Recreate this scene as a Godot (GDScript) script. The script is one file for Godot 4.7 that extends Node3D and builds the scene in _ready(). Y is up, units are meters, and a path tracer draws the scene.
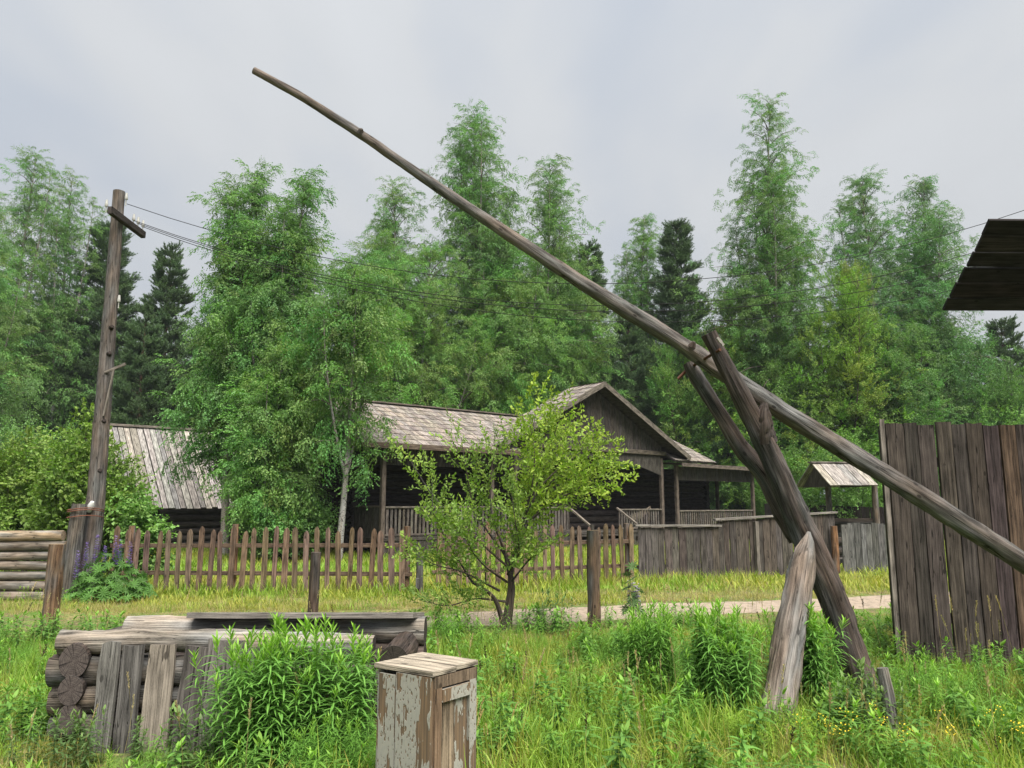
extends Node3D
# An old village yard under an overcast sky: a well sweep (shadoof), log crib, fences, a log house among birches.

var rg := RandomNumberGenerator.new()
var nz := FastNoiseLite.new()
var M := {}
var used := {}

# ------------------------------------------------------------------ mesh buffer
class MB:
	var v := PackedVector3Array()
	var n := PackedVector3Array()
	var u := PackedVector2Array()
	var c := PackedColorArray()
	var i := PackedInt32Array()
	func vert(p: Vector3, no: Vector3, t: Vector2, col: Color) -> int:
		v.append(p); n.append(no); u.append(t); c.append(col)
		return v.size() - 1
	func face(a: int, b: int, d: int) -> void:
		var g := (v[d] - v[a]).cross(v[b] - v[a])
		if g.dot(n[a] + n[b] + n[d]) < 0.0:
			i.append_array([a, d, b])
		else:
			i.append_array([a, b, d])
	func flat(ps: Array, ts: Array, col: Color, out := Vector3.ZERO) -> void:
		var g: Vector3 = (ps[2] - ps[0]).cross(ps[1] - ps[0])
		if g.length() < 1e-12 and ps.size() > 3:
			g = (ps[3] - ps[0]).cross(ps[2] - ps[0])
		g = g.normalized()
		if out != Vector3.ZERO and g.dot(out) < 0.0:
			g = -g
		var s := v.size()
		for k in ps.size():
			vert(ps[k], g, ts[k], col)
		for k in range(1, ps.size() - 1):
			face(s, s + k, s + k + 1)
	func grid(p: Array, cols: int, ts: PackedVector2Array, cs: PackedColorArray, wrap: bool) -> void:
		# p: rows of cols points, flat list
		var rows := p.size() / cols
		var s := v.size()
		var nn := PackedVector3Array(); nn.resize(p.size())
		for r in rows - 1:
			for k in cols - 1:
				var a := r * cols + k
				var g: Vector3 = (p[a + cols] - p[a]).cross(p[a + 1] - p[a])
				var g2: Vector3 = (p[a + cols + 1] - p[a + cols]).cross(p[a + cols + 1] - p[a + 1]) * -1.0
				if g.dot(g2) < 0.0:
					g2 = -g2
				nn[a] += g; nn[a + 1] += g + g2; nn[a + cols] += g + g2; nn[a + cols + 1] += g2
		if wrap:
			for r in rows:
				var t := nn[r * cols] + nn[r * cols + cols - 1]
				nn[r * cols] = t; nn[r * cols + cols - 1] = t
		for k in p.size():
			vert(p[k], nn[k].normalized(), ts[k], cs[k])
		for r in rows - 1:
			for k in cols - 1:
				var a := s + r * cols + k
				face(a, a + 1, a + cols); face(a + 1, a + cols + 1, a + cols)
	func commit(mesh: ArrayMesh, mat: Material) -> void:
		if v.is_empty():
			return
		var a := []
		a.resize(Mesh.ARRAY_MAX)
		a[Mesh.ARRAY_VERTEX] = v; a[Mesh.ARRAY_NORMAL] = n; a[Mesh.ARRAY_TEX_UV] = u; a[Mesh.ARRAY_COLOR] = c; a[Mesh.ARRAY_INDEX] = i
		mesh.add_surface_from_arrays(Mesh.PRIMITIVE_TRIANGLES, a)
		mesh.surface_set_material(mesh.get_surface_count() - 1, mat)
	func mesh(mat: Material) -> ArrayMesh:
		var m := ArrayMesh.new()
		commit(m, mat)
		return m

# ------------------------------------------------------------------ scene-tree helpers
func numbered(called: String) -> String:
	if not used.has(called):
		used[called] = 0
		return called
	used[called] += 1
	return "%s_%03d" % [called, used[called]]

func tag(o: Node, label: String, category: String, group := "", kind := "") -> Node:
	o.set_meta("label", label)
	if category: o.set_meta("category", category)
	if group: o.set_meta("group", group)
	if kind: o.set_meta("kind", kind)
	return o

func thing(called: String, label: String, category: String, at := Vector3.ZERO, turn := 0.0, group := "") -> Node3D:
	var o := Node3D.new()
	o.name = numbered(called)
	add_child(o)
	o.position = at
	o.rotation.y = turn
	tag(o, label, category, group)
	return o

func part(called: String, mesh: Mesh, parent: Node = null, kind := "") -> MeshInstance3D:
	var o := MeshInstance3D.new()
	o.mesh = mesh
	if parent == null:
		o.name = numbered(called)
		add_child(o)
	else:
		o.name = called
		parent.add_child(o, true)
	if kind: o.set_meta("kind", kind)
	return o

func structure(called: String, mesh: Mesh, label: String) -> MeshInstance3D:
	var o := part(called, mesh, null, "structure")
	o.set_meta("label", label)
	return o

func scatter(called: String, mesh: Mesh, xf: Array, cols: PackedColorArray, parent: Node = null) -> MultiMeshInstance3D:
	var mm := MultiMesh.new()
	mm.transform_format = MultiMesh.TRANSFORM_3D
	mm.use_colors = true
	mm.mesh = mesh
	mm.instance_count = xf.size()
	var b := PackedFloat32Array()
	b.resize(xf.size() * 16)
	var k := 0
	for j in xf.size():
		var t: Transform3D = xf[j]
		var col := cols[j]
		b[k] = t.basis.x.x; b[k + 1] = t.basis.y.x; b[k + 2] = t.basis.z.x; b[k + 3] = t.origin.x
		b[k + 4] = t.basis.x.y; b[k + 5] = t.basis.y.y; b[k + 6] = t.basis.z.y; b[k + 7] = t.origin.y
		b[k + 8] = t.basis.x.z; b[k + 9] = t.basis.y.z; b[k + 10] = t.basis.z.z; b[k + 11] = t.origin.z
		b[k + 12] = col.r; b[k + 13] = col.g; b[k + 14] = col.b; b[k + 15] = 1.0
		k += 16
	mm.buffer = b
	var o := MultiMeshInstance3D.new()
	o.multimesh = mm
	if parent == null:
		o.name = numbered(called)
		add_child(o)
	else:
		o.name = called
		parent.add_child(o, true)
	o.set_meta("kind", "stuff")
	return o

func rr(a: float, b: float) -> float:
	return rg.randf_range(a, b)

func vary(c: Color, amount: float) -> Color:
	var k := 1.0 + rr(-amount, amount)
	return Color(c.r * k * (1.0 + rr(-0.05, 0.05)), c.g * k, c.b * k * (1.0 + rr(-0.08, 0.08)))

# ------------------------------------------------------------------ shapes
# a board: outline in local XY, thickness along local Z
func outline(mb: MB, xf: Transform3D, poly: PackedVector2Array, t: float, col: Color, uo := Vector2.ZERO) -> void:
	var cx := 0.0
	for p in poly: cx += p.x
	var ids := Geometry2D.triangulate_polygon(poly)
	for side in [1.0, -1.0]:
		var no: Vector3 = (xf.basis * Vector3(0, 0, side)).normalized()
		var s := mb.v.size()
		for p in poly:
			mb.vert(xf * Vector3(p.x, p.y, t * 0.5 * side), no, Vector2(p.x / 0.5, p.y / 1.5) + uo, col)
		for k in range(0, ids.size(), 3):
			mb.face(s + ids[k], s + ids[k + 1], s + ids[k + 2])
	var turn := 0.0
	for k in poly.size():
		var a := poly[k]; var b := poly[(k + 1) % poly.size()]
		turn += a.x * b.y - a.y * b.x
	for k in poly.size():
		var a := poly[k]; var b := poly[(k + 1) % poly.size()]
		var d := (b - a)
		var no2 := Vector2(d.y, -d.x).normalized() * (1.0 if turn > 0 else -1.0)
		var no := (xf.basis * Vector3(no2.x, no2.y, 0)).normalized()
		var l := a.y / 1.5; var l2 := b.y / 1.5
		if absf(d.x) > absf(d.y): l = a.x * 0.3; l2 = b.x * 0.3
		var s := mb.v.size()
		mb.vert(xf * Vector3(a.x, a.y, t * 0.5), no, Vector2(0.1, l) + uo, col)
		mb.vert(xf * Vector3(b.x, b.y, t * 0.5), no, Vector2(0.1, l2) + uo, col)
		mb.vert(xf * Vector3(b.x, b.y, -t * 0.5), no, Vector2(0.1 + t * 2, l2) + uo, col)
		mb.vert(xf * Vector3(a.x, a.y, -t * 0.5), no, Vector2(0.1 + t * 2, l) + uo, col)
		mb.face(s, s + 1, s + 2); mb.face(s, s + 2, s + 3)

# wavy board standing on local y = 0, centred on x
func board(mb: MB, xf: Transform3D, w: float, h: float, t: float, col: Color, wave := 0.006, top := 0.0) -> void:
	var l := PackedVector2Array(); var r := PackedVector2Array()
	for k in 5:
		var y := h * k / 4.0
		l.append(Vector2(-w / 2 + rr(-wave, wave), y))
		r.append(Vector2(w / 2 + rr(-wave, wave), y))
	l[4].y += rr(-top, top); r[4].y += rr(-top, top)
	r.reverse()
	var p := PackedVector2Array(l)
	if top > 0.0:
		p.append(Vector2(rr(-w * 0.2, w * 0.2), h + rr(-top, top) * 0.7))
	p.append_array(r)
	p.reverse()
	outline(mb, xf, p, t, col, Vector2(rg.randf(), rg.randf()))

# squared timber between two points, small chamfer
func beam(mb: MB, a: Vector3, b: Vector3, w: float, h: float, col: Color, up := Vector3.UP) -> void:
	var y := (b - a).normalized()
	var x := y.cross(up)
	if x.length() < 0.01: x = y.cross(Vector3.RIGHT)
	x = x.normalized()
	var z := x.cross(y)
	var e := minf(w, h) * 0.12
	var sec := [Vector2(-w / 2 + e, -h / 2), Vector2(w / 2 - e, -h / 2), Vector2(w / 2, -h / 2 + e), Vector2(w / 2, h / 2 - e), Vector2(w / 2 - e, h / 2), Vector2(-w / 2 + e, h / 2), Vector2(-w / 2, h / 2 - e), Vector2(-w / 2, -h / 2 + e)]
	var uo := Vector2(rg.randf(), rg.randf())
	var ln := (b - a).length()
	var q := 0.0
	for k in 8:
		var s: Vector2 = sec[k]; var s2: Vector2 = sec[(k + 1) % 8]
		var o1 := x * s.x + z * s.y; var o2 := x * s2.x + z * s2.y
		var q2 := q + s.distance_to(s2)
		mb.flat([a + o1, a + o2, b + o2, b + o1], [Vector2(q * 2, 0) + uo, Vector2(q2 * 2, 0) + uo, Vector2(q2 * 2, ln / 1.5) + uo, Vector2(q * 2, ln / 1.5) + uo], col, o1 + o2)
		q = q2
	for e2 in [[a, -y], [b, y]]:
		var ps := []; var ts := []
		for k in 8:
			var s: Vector2 = sec[k]
			ps.append(e2[0] + x * s.x + z * s.y); ts.append(s * 0.7 + uo)
		mb.flat(ps, ts, col, e2[1])

func spline(ps: Array, n: int) -> Array:
	var out := []
	var m := ps.size() - 1
	for k in n:
		var f := float(k) / (n - 1) * m
		var j := mini(int(f), m - 1)
		var t := f - j
		var b = ps[j]; var c = ps[j + 1]
		var a = ps[j - 1] if j > 0 else b + (b - c)
		var d = ps[j + 2] if j + 2 <= m else c + (c - b)
		out.append(0.5 * (2.0 * b + (c - a) * t + (2.0 * a - 5.0 * b + 4.0 * c - d) * t * t + (3.0 * b - a - 3.0 * c + d) * t * t * t))
	return out

# round timber or stem; cap: buffer for end grain (or null for the same one)
func tube(mb: MB, pts: Array, rads: Array, sides: int, col: Color, rough := 0.0, cap: MB = null, uv_len := 1.5, squash := Vector2.ONE) -> void:
	var n := pts.size()
	var p := []; var ts := PackedVector2Array(); var cs := PackedColorArray()
	var x := Vector3.ZERO
	var ln := 0.0
	var uo := Vector2(rg.randf(), rg.randf())
	var reps := maxf(1.0, roundf(TAU * rads[0] / 0.5))
	var so := rr(0, 900)
	var rings := []
	for k in n:
		var d: Vector3 = (pts[mini(k + 1, n - 1)] - pts[maxi(k - 1, 0)]).normalized()
		if k == 0:
			x = d.cross(Vector3.FORWARD)
			if x.length() < 0.1: x = d.cross(Vector3.RIGHT)
		else:
			ln += (pts[k] - pts[k - 1]).length()
		x = (x - d * x.dot(d)).normalized()
		var z := x.cross(d)
		var ring := []
		for s in sides + 1:
			var an := TAU * (s % sides) / sides
			var r: float = rads[k]
			var cr := cos(an) * r * squash.x; var sr := sin(an) * r * squash.y
			var cc := col
			if rough > 0.0:
				r *= 1.0 + rough * (0.9 * nz.get_noise_3d(cr * 520 + so, sr * 520, ln * 130) + 0.55 * nz.get_noise_3d(cr * 1500 + so, sr * 1500, ln * 260 + 50))
				var g := absf(nz.get_noise_3d(cr * 1300 + so, sr * 1300 + 70, ln * 55))
				if g < 0.05: r *= 1.0 - rough * 0.45 * (1.0 - g / 0.05)
				var m := nz.get_noise_3d(cr * 500 + so, sr * 500, ln * 90 + 400)
				cc = col.lerp(Color(col.r * 1.06, col.g * 0.95, col.b * 0.86), clampf(m * 2.0, 0, 1)).lerp(Color(col.g * 1.05, col.g * 1.05, col.g * 1.02), clampf(-m * 2.2, 0, 1)) * (1.0 + 0.45 * nz.get_noise_3d(cr * 300 + so, sr * 300, ln * 60 + 900))
			var q: Vector3 = pts[k] + x * cos(an) * r * squash.x + z * sin(an) * r * squash.y
			p.append(q); ring.append(q)
			ts.append(Vector2(reps * s / sides, ln / uv_len) + uo); cs.append(Color(cc.r, cc.g, cc.b))
		rings.append(ring)
	mb.grid(p, sides + 1, ts, cs, true)
	for e in [0, n - 1]:
		var d: Vector3 = (pts[1] - pts[0]).normalized() * -1.0 if e == 0 else (pts[n - 1] - pts[n - 2]).normalized()
		var to := cap if cap else mb
		var s0 := to.v.size()
		to.vert(pts[e], d, Vector2(0.5, 0.5), col)
		for s in sides + 1:
			var an := TAU * s / sides
			to.vert(rings[e][s], d, Vector2(0.5 + cos(an) * 0.48, 0.5 + sin(an) * 0.48) if cap else Vector2(0.5 + cos(an) * 0.1, 0.5 + sin(an) * 0.1), col)
		for s in sides:
			to.face(s0, s0 + 1 + s, s0 + 2 + s)

func log_mesh(ps: Array, rs: Array, sides: int, rings: int, col: Color, rough := 0.08, endcol := Color(0, 0, 0, 0), squash := Vector2.ONE) -> ArrayMesh:
	var mb := MB.new(); var cap := MB.new()
	var pts := spline(ps, rings); var rads := spline(rs, rings)
	tube(mb, pts, rads, sides, col, rough, cap, 1.5, squash)
	if endcol.a > 0.0:
		for k in cap.c.size(): cap.c[k] = endcol
	var m := mb.mesh(M.wood)
	cap.commit(m, M.endgrain)
	return m

func board_mesh(w: float, h: float, t: float, col: Color, wave := 0.006, top := 0.0, xf := Transform3D.IDENTITY) -> ArrayMesh:
	var mb := MB.new()
	board(mb, xf, w, h, t, col, wave, top)
	return mb.mesh(M.wood)

func beam_mesh(a: Vector3, b: Vector3, w: float, h: float, col: Color) -> ArrayMesh:
	var mb := MB.new()
	beam(mb, a, b, w, h, col)
	return mb.mesh(M.wood)

# folded leaf: base, two sides, tip
func leaf(mb: MB, at: Vector3, d: Vector3, side: Vector3, ln: float, w: float, col: Color, bend := 0.0) -> void:
	var no := side.cross(d).normalized()
	var mid := at + d * ln * 0.45 - no * w * 0.15
	var tip := at + d * ln - no * bend * ln
	var a := mid + side * w * 0.5 + no * w * 0.22
	var b := mid - side * w * 0.5 + no * w * 0.22
	var z := Vector2.ZERO
	mb.flat([at, a, tip], [z, z, z], col, no)
	mb.flat([at, tip, b], [z, z, z], col, no)

# long arching leaf in three pieces
func blade(mb: MB, at: Vector3, d: Vector3, up: Vector3, ln: float, w: float, droop: float, col: Color, seg := 3) -> void:
	var side := d.cross(up).normalized()
	if side.length() < 0.5: side = d.cross(Vector3.RIGHT).normalized()
	var s0 := mb.v.size()
	var pos := at
	var dir := d
	for k in seg + 1:
		var f := float(k) / seg
		var ww := w * (0.55 + 0.9 * f * (1.2 - f)) * (1.0 - f * f * f)
		var no := side.cross(dir).normalized()
		if no.dot(up) < 0.0: no = -no
		if k == seg:
			mb.vert(pos, no, Vector2.ZERO, col)
		else:
			mb.vert(pos + side * ww * 0.5, no, Vector2.ZERO, col)
			mb.vert(pos - side * ww * 0.5, no, Vector2.ZERO, col)
		dir = (dir - Vector3.UP * droop / seg).normalized()
		pos += dir * ln / seg
	for k in seg:
		var a := s0 + k * 2
		if k == seg - 1:
			mb.face(a, a + 1, a + 2)
		else:
			mb.face(a, a + 1, a + 2); mb.face(a + 1, a + 3, a + 2)

func rnd_dir() -> Vector3:
	var y := rr(-1, 1); var a := rr(0, TAU); var r := sqrt(1.0 - y * y)
	return Vector3(cos(a) * r, y, sin(a) * r)

func side_of(d: Vector3) -> Vector3:
	var s := d.cross(rnd_dir())
	return s.normalized() if s.length() > 0.01 else Vector3.RIGHT

# ------------------------------------------------------------------ textures and materials
func noise_image(w: int, h: int, freq: float, sd: int, oct := 4, to := Vector2i.ZERO) -> PackedByteArray:
	var n := FastNoiseLite.new()
	n.seed = sd; n.frequency = freq; n.fractal_octaves = oct
	n.noise_type = FastNoiseLite.TYPE_SIMPLEX_SMOOTH
	var im := n.get_seamless_image(w, h, false, false, 0.15, true)
	im.convert(Image.FORMAT_L8)
	if to != Vector2i.ZERO: im.resize(to.x, to.y, Image.INTERPOLATE_CUBIC)
	return im.get_data()

func grey_image(size: Vector2i, data: PackedByteArray) -> Image:
	return Image.create_from_data(size.x, size.y, false, Image.FORMAT_L8, data)

func tex(im: Image) -> ImageTexture:
	return ImageTexture.create_from_image(im)

func mat(called: String, alb: Color, rough: float, t: Texture2D = null, nrm: Texture2D = null, nscale := 1.0) -> StandardMaterial3D:
	var m := StandardMaterial3D.new()
	m.resource_name = called
	m.albedo_color = alb
	m.roughness = rough
	m.metallic_specular = 0.3
	m.vertex_color_use_as_albedo = true
	m.cull_mode = BaseMaterial3D.CULL_DISABLED
	if t: m.albedo_texture = t
	if nrm:
		m.normal_enabled = true
		m.normal_texture = nrm
		m.normal_scale = nscale
	M[called] = m
	return m

func foliage(called: String, rough: float, back: Color) -> void:
	var m := mat(called, Color.WHITE, rough)
	m.backlight_enabled = true
	m.backlight = back
	m.metallic_specular = 0.35

func make_materials() -> void:
	var S := Vector2i(512, 1024)
	var n := S.x * S.y
	# weathered timber: fibres, bands, drying cracks, blotches, knots
	var fib := noise_image(512, 40, 0.10, 11, 3, S)
	var band := noise_image(256, 12, 0.035, 12, 2, S)
	var crk := noise_image(512, 20, 0.025, 13, 2, S)
	var blo := noise_image(128, 128, 0.03, 14, 4, S)
	var gra := noise_image(512, 256, 0.25, 15, 2, S)
	var a := PackedByteArray(); a.resize(n)
	var knots := []
	for k in 7: knots.append(Vector3(rr(30, 480), rr(40, 980), rr(9, 20)))
	var hgt := PackedByteArray(); hgt.resize(n)
	for k in n:
		var f := fib[k] / 255.0
		var c := absf(crk[k] / 255.0 - 0.5)
		var crack := clampf(1.4 - c / 0.022, 0.0, 1.0) * (1.0 if blo[k] > 116 else 0.2)
		var v := 0.60 + 0.62 * (f - 0.5) + 0.45 * (band[k] / 255.0 - 0.5) + 0.60 * (blo[k] / 255.0 - 0.5) + 0.24 * (gra[k] / 255.0 - 0.5)
		v = lerpf(v, 0.10, crack * 0.9)
		var knot := 0.0
		var kx := k % 512; var ky := k / 512
		for q in knots:
			var ex: float = (kx - q.x) / q.z; var ey: float = (ky - q.y) / (q.z * 1.3)
			knot = maxf(knot, 1.0 - (ex * ex + ey * ey))
		if knot > 0.0: v = lerpf(v, 0.16, minf(knot * 1.6, 0.85))
		a[k] = clampi(int(pow(clampf(v, 0.02, 1.0), 0.4545) * 255.0), 0, 255)
		hgt[k] = clampi(int((0.55 + 0.5 * (f - 0.5) + 0.15 * (gra[k] / 255.0 - 0.5) - crack * 0.5) * 255.0), 0, 255)
	var him := grey_image(S, hgt)
	him.convert(Image.FORMAT_RGBA8)
	him.bump_map_to_normal_map(6.0)
	var wood_n := tex(him)
	var w := mat("wood", Color.WHITE, 0.88, tex(grey_image(S, a)), wood_n, 1.0)
	w.metallic_specular = 0.25
	# end grain: rings and radial checks
	var E := Vector2i(128, 128)
	var e := PackedByteArray(); e.resize(E.x * E.y)
	for y in E.y:
		for x in E.x:
			var d := Vector2(x - 60, y - 66)
			var r := d.length() + nz.get_noise_2d(x * 2.0, y * 2.0) * 5.0
			var an := atan2(d.y, d.x)
			var v := 0.6 + 0.15 * sin(r * 0.9) + 0.25 * nz.get_noise_2d(x * 4.0, y * 4.0)
			var ck := absf(nz.get_noise_2d(cos(an) * 90 + 300, sin(an) * 90))
			if ck < 0.05 and r > 8.0: v *= 0.25
			e[y * E.x + x] = clampi(int(pow(clampf(v, 0.03, 1.0), 0.4545) * 255), 0, 255)
	mat("endgrain", Color.WHITE, 0.9, tex(grey_image(E, e)))
	# birch bark: white with dark lenticels and black patches
	var B := Vector2i(256, 512)
	var l1 := noise_image(64, 512, 0.09, 21, 2, B)
	var l2 := noise_image(128, 256, 0.05, 22, 3, B)
	var bb := PackedByteArray(); bb.resize(B.x * B.y)
	for k in B.x * B.y:
		var v := 0.75 + 0.2 * (l2[k] / 255.0 - 0.5)
		if l1[k] > 176: v *= 0.35
		if l2[k] > 178: v *= 0.18
		bb[k] = clampi(int(pow(v, 0.4545) * 255), 0, 255)
	mat("birch_bark", Color.WHITE, 0.75, tex(grey_image(B, bb)))
	# ground: soil, thatch and moss patches
	var G := Vector2i(512, 512)
	var g1 := noise_image(512, 512, 0.02, 31, 5); var g2 := noise_image(512, 512, 0.11, 32, 3); var g3 := noise_image(512, 512, 0.008, 33, 3)
	var gi := Image.create(G.x, G.y, false, Image.FORMAT_RGB8)
	var si := Image.create(G.x, G.y, false, Image.FORMAT_RGB8)
	var soil := Color(0.10, 0.085, 0.045); var moss := Color(0.075, 0.13, 0.025); var straw := Color(0.24, 0.20, 0.09)
	var sand := Color(0.28, 0.225, 0.175); var sand2 := Color(0.18, 0.148, 0.112); var grit := Color(0.29, 0.26, 0.22)
	for k in n / 2:
		if k >= G.x * G.y: break
		var p := g1[k] / 255.0; var q := g2[k] / 255.0; var r := g3[k] / 255.0
		var c := soil.lerp(moss, clampf((p - 0.35) * 3.5, 0, 1)).lerp(straw, clampf((q + r - 1.02) * 2.2, 0, 1)) * (0.7 + 0.6 * q)
		gi.set_pixel(k % G.x, k / G.x, c.linear_to_srgb())
		var s := sand.lerp(sand2, clampf((p - 0.45) * 3.0, 0, 1)) * (0.75 + 0.5 * q)
		if q > 0.72: s = grit
		si.set_pixel(k % G.x, k / G.x, s.linear_to_srgb())
	var gm := mat("ground", Color.WHITE, 0.95, tex(gi))
	gm.uv1_triplanar = true; gm.uv1_world_triplanar = true; gm.uv1_scale = Vector3(0.31, 0.31, 0.31)
	var sh := grey_image(G, g2)
	sh.convert(Image.FORMAT_RGBA8); sh.bump_map_to_normal_map(2.0)
	var sm := mat("sand", Color.WHITE, 0.95, tex(si), tex(sh), 0.7)
	sm.uv1_triplanar = true; sm.uv1_world_triplanar = true; sm.uv1_scale = Vector3(0.53, 0.53, 0.53)
	# flaking paint over bare brown boards
	var p1 := noise_image(256, 256, 0.013, 41, 4, G); var p2 := noise_image(512, 48, 0.06, 42, 3, G); var p3 := noise_image(512, 512, 0.06, 43, 3)
	var pi_ := Image.create(G.x, G.y, false, Image.FORMAT_RGB8)
	var ph := PackedByteArray(); ph.resize(G.x * G.y)
	for k in G.x * G.y:
		var bare := Color(0.17, 0.115, 0.07).lerp(Color(0.09, 0.068, 0.048), clampf(p2[k] / 255.0 * 1.6 - 0.3, 0, 1))
		var coat := Color(0.285, 0.275, 0.235).lerp(Color(0.22, 0.225, 0.205), p3[k] / 255.0)
		var m := p1[k] / 255.0 + 0.22 * (p2[k] / 255.0 - 0.5) + 0.12 * (p3[k] / 255.0 - 0.5)
		var on := m < 0.60
		if on and p3[k] > 186: on = false
		pi_.set_pixel(k % G.x, k / G.x, (coat if on else bare).linear_to_srgb())
		ph[k] = (170 if on else 90) + p2[k] / 8
	var phi := grey_image(G, ph)
	phi.convert(Image.FORMAT_RGBA8); phi.bump_map_to_normal_map(2.5)
	mat("flaking_paint", Color.WHITE, 0.8, tex(pi_), tex(phi), 1.0)
	foliage("leaf", 0.55, Color(0.82, 0.92, 0.6))
	foliage("grass", 0.6, Color(0.82, 0.92, 0.5))
	foliage("needle", 0.6, Color(0.45, 0.5, 0.35))
	foliage("petal", 0.7, Color(0.5, 0.5, 0.5))
	var mt := mat("rusty_metal", Color.WHITE, 0.7); mt.metallic = 0.5
	mat("porcelain", Color.WHITE, 0.25)
	mat("wire", Color(0.1, 0.1, 0.1), 0.6)

# ------------------------------------------------------------------ ground
func road_mid(x: float) -> float:   # z of the middle of the sandy track
	return -11.55 - 0.30 * clampf(x + 0.2, -3.0, 40.0) - 0.10 * sin(x * 0.9)

func road_half(x: float) -> float:
	return 0.78 * smoothstep(-3.4, -0.4, x) + 0.10 * nz.get_noise_2d(x * 30.0, 7.0)

func ground_y(x: float, z: float) -> float:
	var h := 0.05 * nz.get_noise_2d(x * 22.0, z * 22.0) + 0.015 * nz.get_noise_2d(x * 90.0, z * 90.0)
	var d := absf(z - road_mid(x))
	return h * smoothstep(0.4, 1.2, d) - 0.03 * (1.0 - smoothstep(0.3, 1.1, d)) * smoothstep(-3.4, -0.4, x)

func make_ground() -> void:
	var xs := []; var zs := []
	for v in [-260, -180, -120, -80, -55, -40, -30, -24, -20]: xs.append(float(v))
	for k in range(1, 96): xs.append(-20.0 + k * 40.0 / 96.0)
	for v in [20, 24, 30, 40, 55, 80, 120, 180, 260]: xs.append(float(v))
	for v in [60, 25, 10, 4]: zs.append(float(v))
	for k in range(0, 66): zs.append(1.0 - k * 0.35)
	for v in [-23, -25, -28, -32, -37, -44, -55, -75, -120, -180, -260]: zs.append(float(v))
	var p := []; var ts := PackedVector2Array(); var cs := PackedColorArray()
	for z in zs:
		for x in xs:
			p.append(Vector3(x, ground_y(x, z), z)); ts.append(Vector2(x, z)); cs.append(Color.WHITE)
	var mb := MB.new()
	mb.grid(p, xs.size(), ts, cs, false)
	structure("ground", mb.mesh(M.ground), "grassy village ground of thatch, moss and bare soil")
	# the sandy track
	var rb := MB.new()
	p = []; ts = PackedVector2Array(); cs = PackedColorArray()
	var x := -3.0
	while x < 17.0:
		var zm := road_mid(x); var hw := maxf(0.03, road_half(x))
		for k in 7:
			var f := -1.0 + k / 3.0
			var z := zm + hw * f + (0.07 * nz.get_noise_2d(x * 60.0, k * 40.0) if k == 0 or k == 6 else 0.0)
			p.append(Vector3(x, ground_y(x, z) + (0.012 if k > 0 and k < 6 else -0.004) + 0.01 * (1.0 - f * f) * nz.get_noise_2d(x * 50, z * 80), z))
			ts.append(Vector2(x, z)); cs.append(Color.WHITE)
		x += 0.2
	rb.grid(p, 7, ts, cs, false)
	structure("path", rb.mesh(M.sand), "pale sandy track running past the fences")

# ------------------------------------------------------------------ foliage pieces
var SP := {}   # kinds of leafy twigs, each a list of meshes about one metre long

func twig(mb: MB, a: Vector3, b: Vector3, w: float, col: Color) -> void:
	var d := b - a
	var s := d.cross(Vector3(0.3, 0.2, 1)).normalized() * w
	var z := Vector2.ZERO
	mb.flat([a + s, b + s * 0.4, b - s * 0.4, a - s], [z, z, z, z], col)

func birch_spray() -> ArrayMesh:
	var mb := MB.new()
	var bark := Color(0.06, 0.045, 0.035)
	var pos := Vector3.ZERO; var d := Vector3(0, 0.25, 1).normalized()
	for k in 9:
		var nx := pos + d * 0.10
		twig(mb, pos, nx, 0.006, bark)
		pos = nx
		d = (d + Vector3(rr(-0.15, 0.15), -0.22, 0)).normalized()
		for q in 3:
			var hp := pos
			var hd := (Vector3(rr(-1, 1), rr(-0.5, 0.1), rr(-0.2, 0.7))).normalized()
			var m := 3 + rg.randi() % 3
			for j in m:
				var hn := hp + hd * 0.065
				hp = hn
				hd = (hd + Vector3(0, -0.35, 0)).normalized()
				var ld := (hd + rnd_dir() * 0.9 + Vector3(0, -0.6, 0)).normalized()
				var c := 1.0 + rr(-0.22, 0.22)
				leaf(mb, hp, ld, side_of(ld), rr(0.058, 0.088), rr(0.040, 0.058), Color(c * rr(0.9, 1.1), c, c * rr(0.8, 1.1)))
	return mb.mesh(M.leaf)

func broad_spray(ln: float, wd: float, n: int) -> ArrayMesh:
	var mb := MB.new()
	var bark := Color(0.07, 0.055, 0.04)
	for s in 4:
		var pos := Vector3.ZERO
		var d := (Vector3(0, 0.35, 1) + rnd_dir() * 0.55).normalized()
		for k in n:
			var nx := pos + d * (0.75 / n)
			twig(mb, pos, nx, 0.006, bark)
			pos = nx
			d = (d + rnd_dir() * 0.2 + Vector3(0, -0.03, 0)).normalized()
			for q in 2:
				var ld := (d * 0.5 + rnd_dir() + Vector3(0, -0.1, 0)).normalized()
				var sd := (ld.cross(Vector3.UP) + rnd_dir() * 0.5).normalized()
				var c := 1.0 + rr(-0.22, 0.22)
				leaf(mb, pos + rnd_dir() * 0.03, ld, sd, ln * rr(0.7, 1.2), wd * rr(0.7, 1.2), Color(c * rr(0.9, 1.12), c, c * rr(0.8, 1.1)), rr(0.0, 0.2))
	return mb.mesh(M.leaf)

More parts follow.
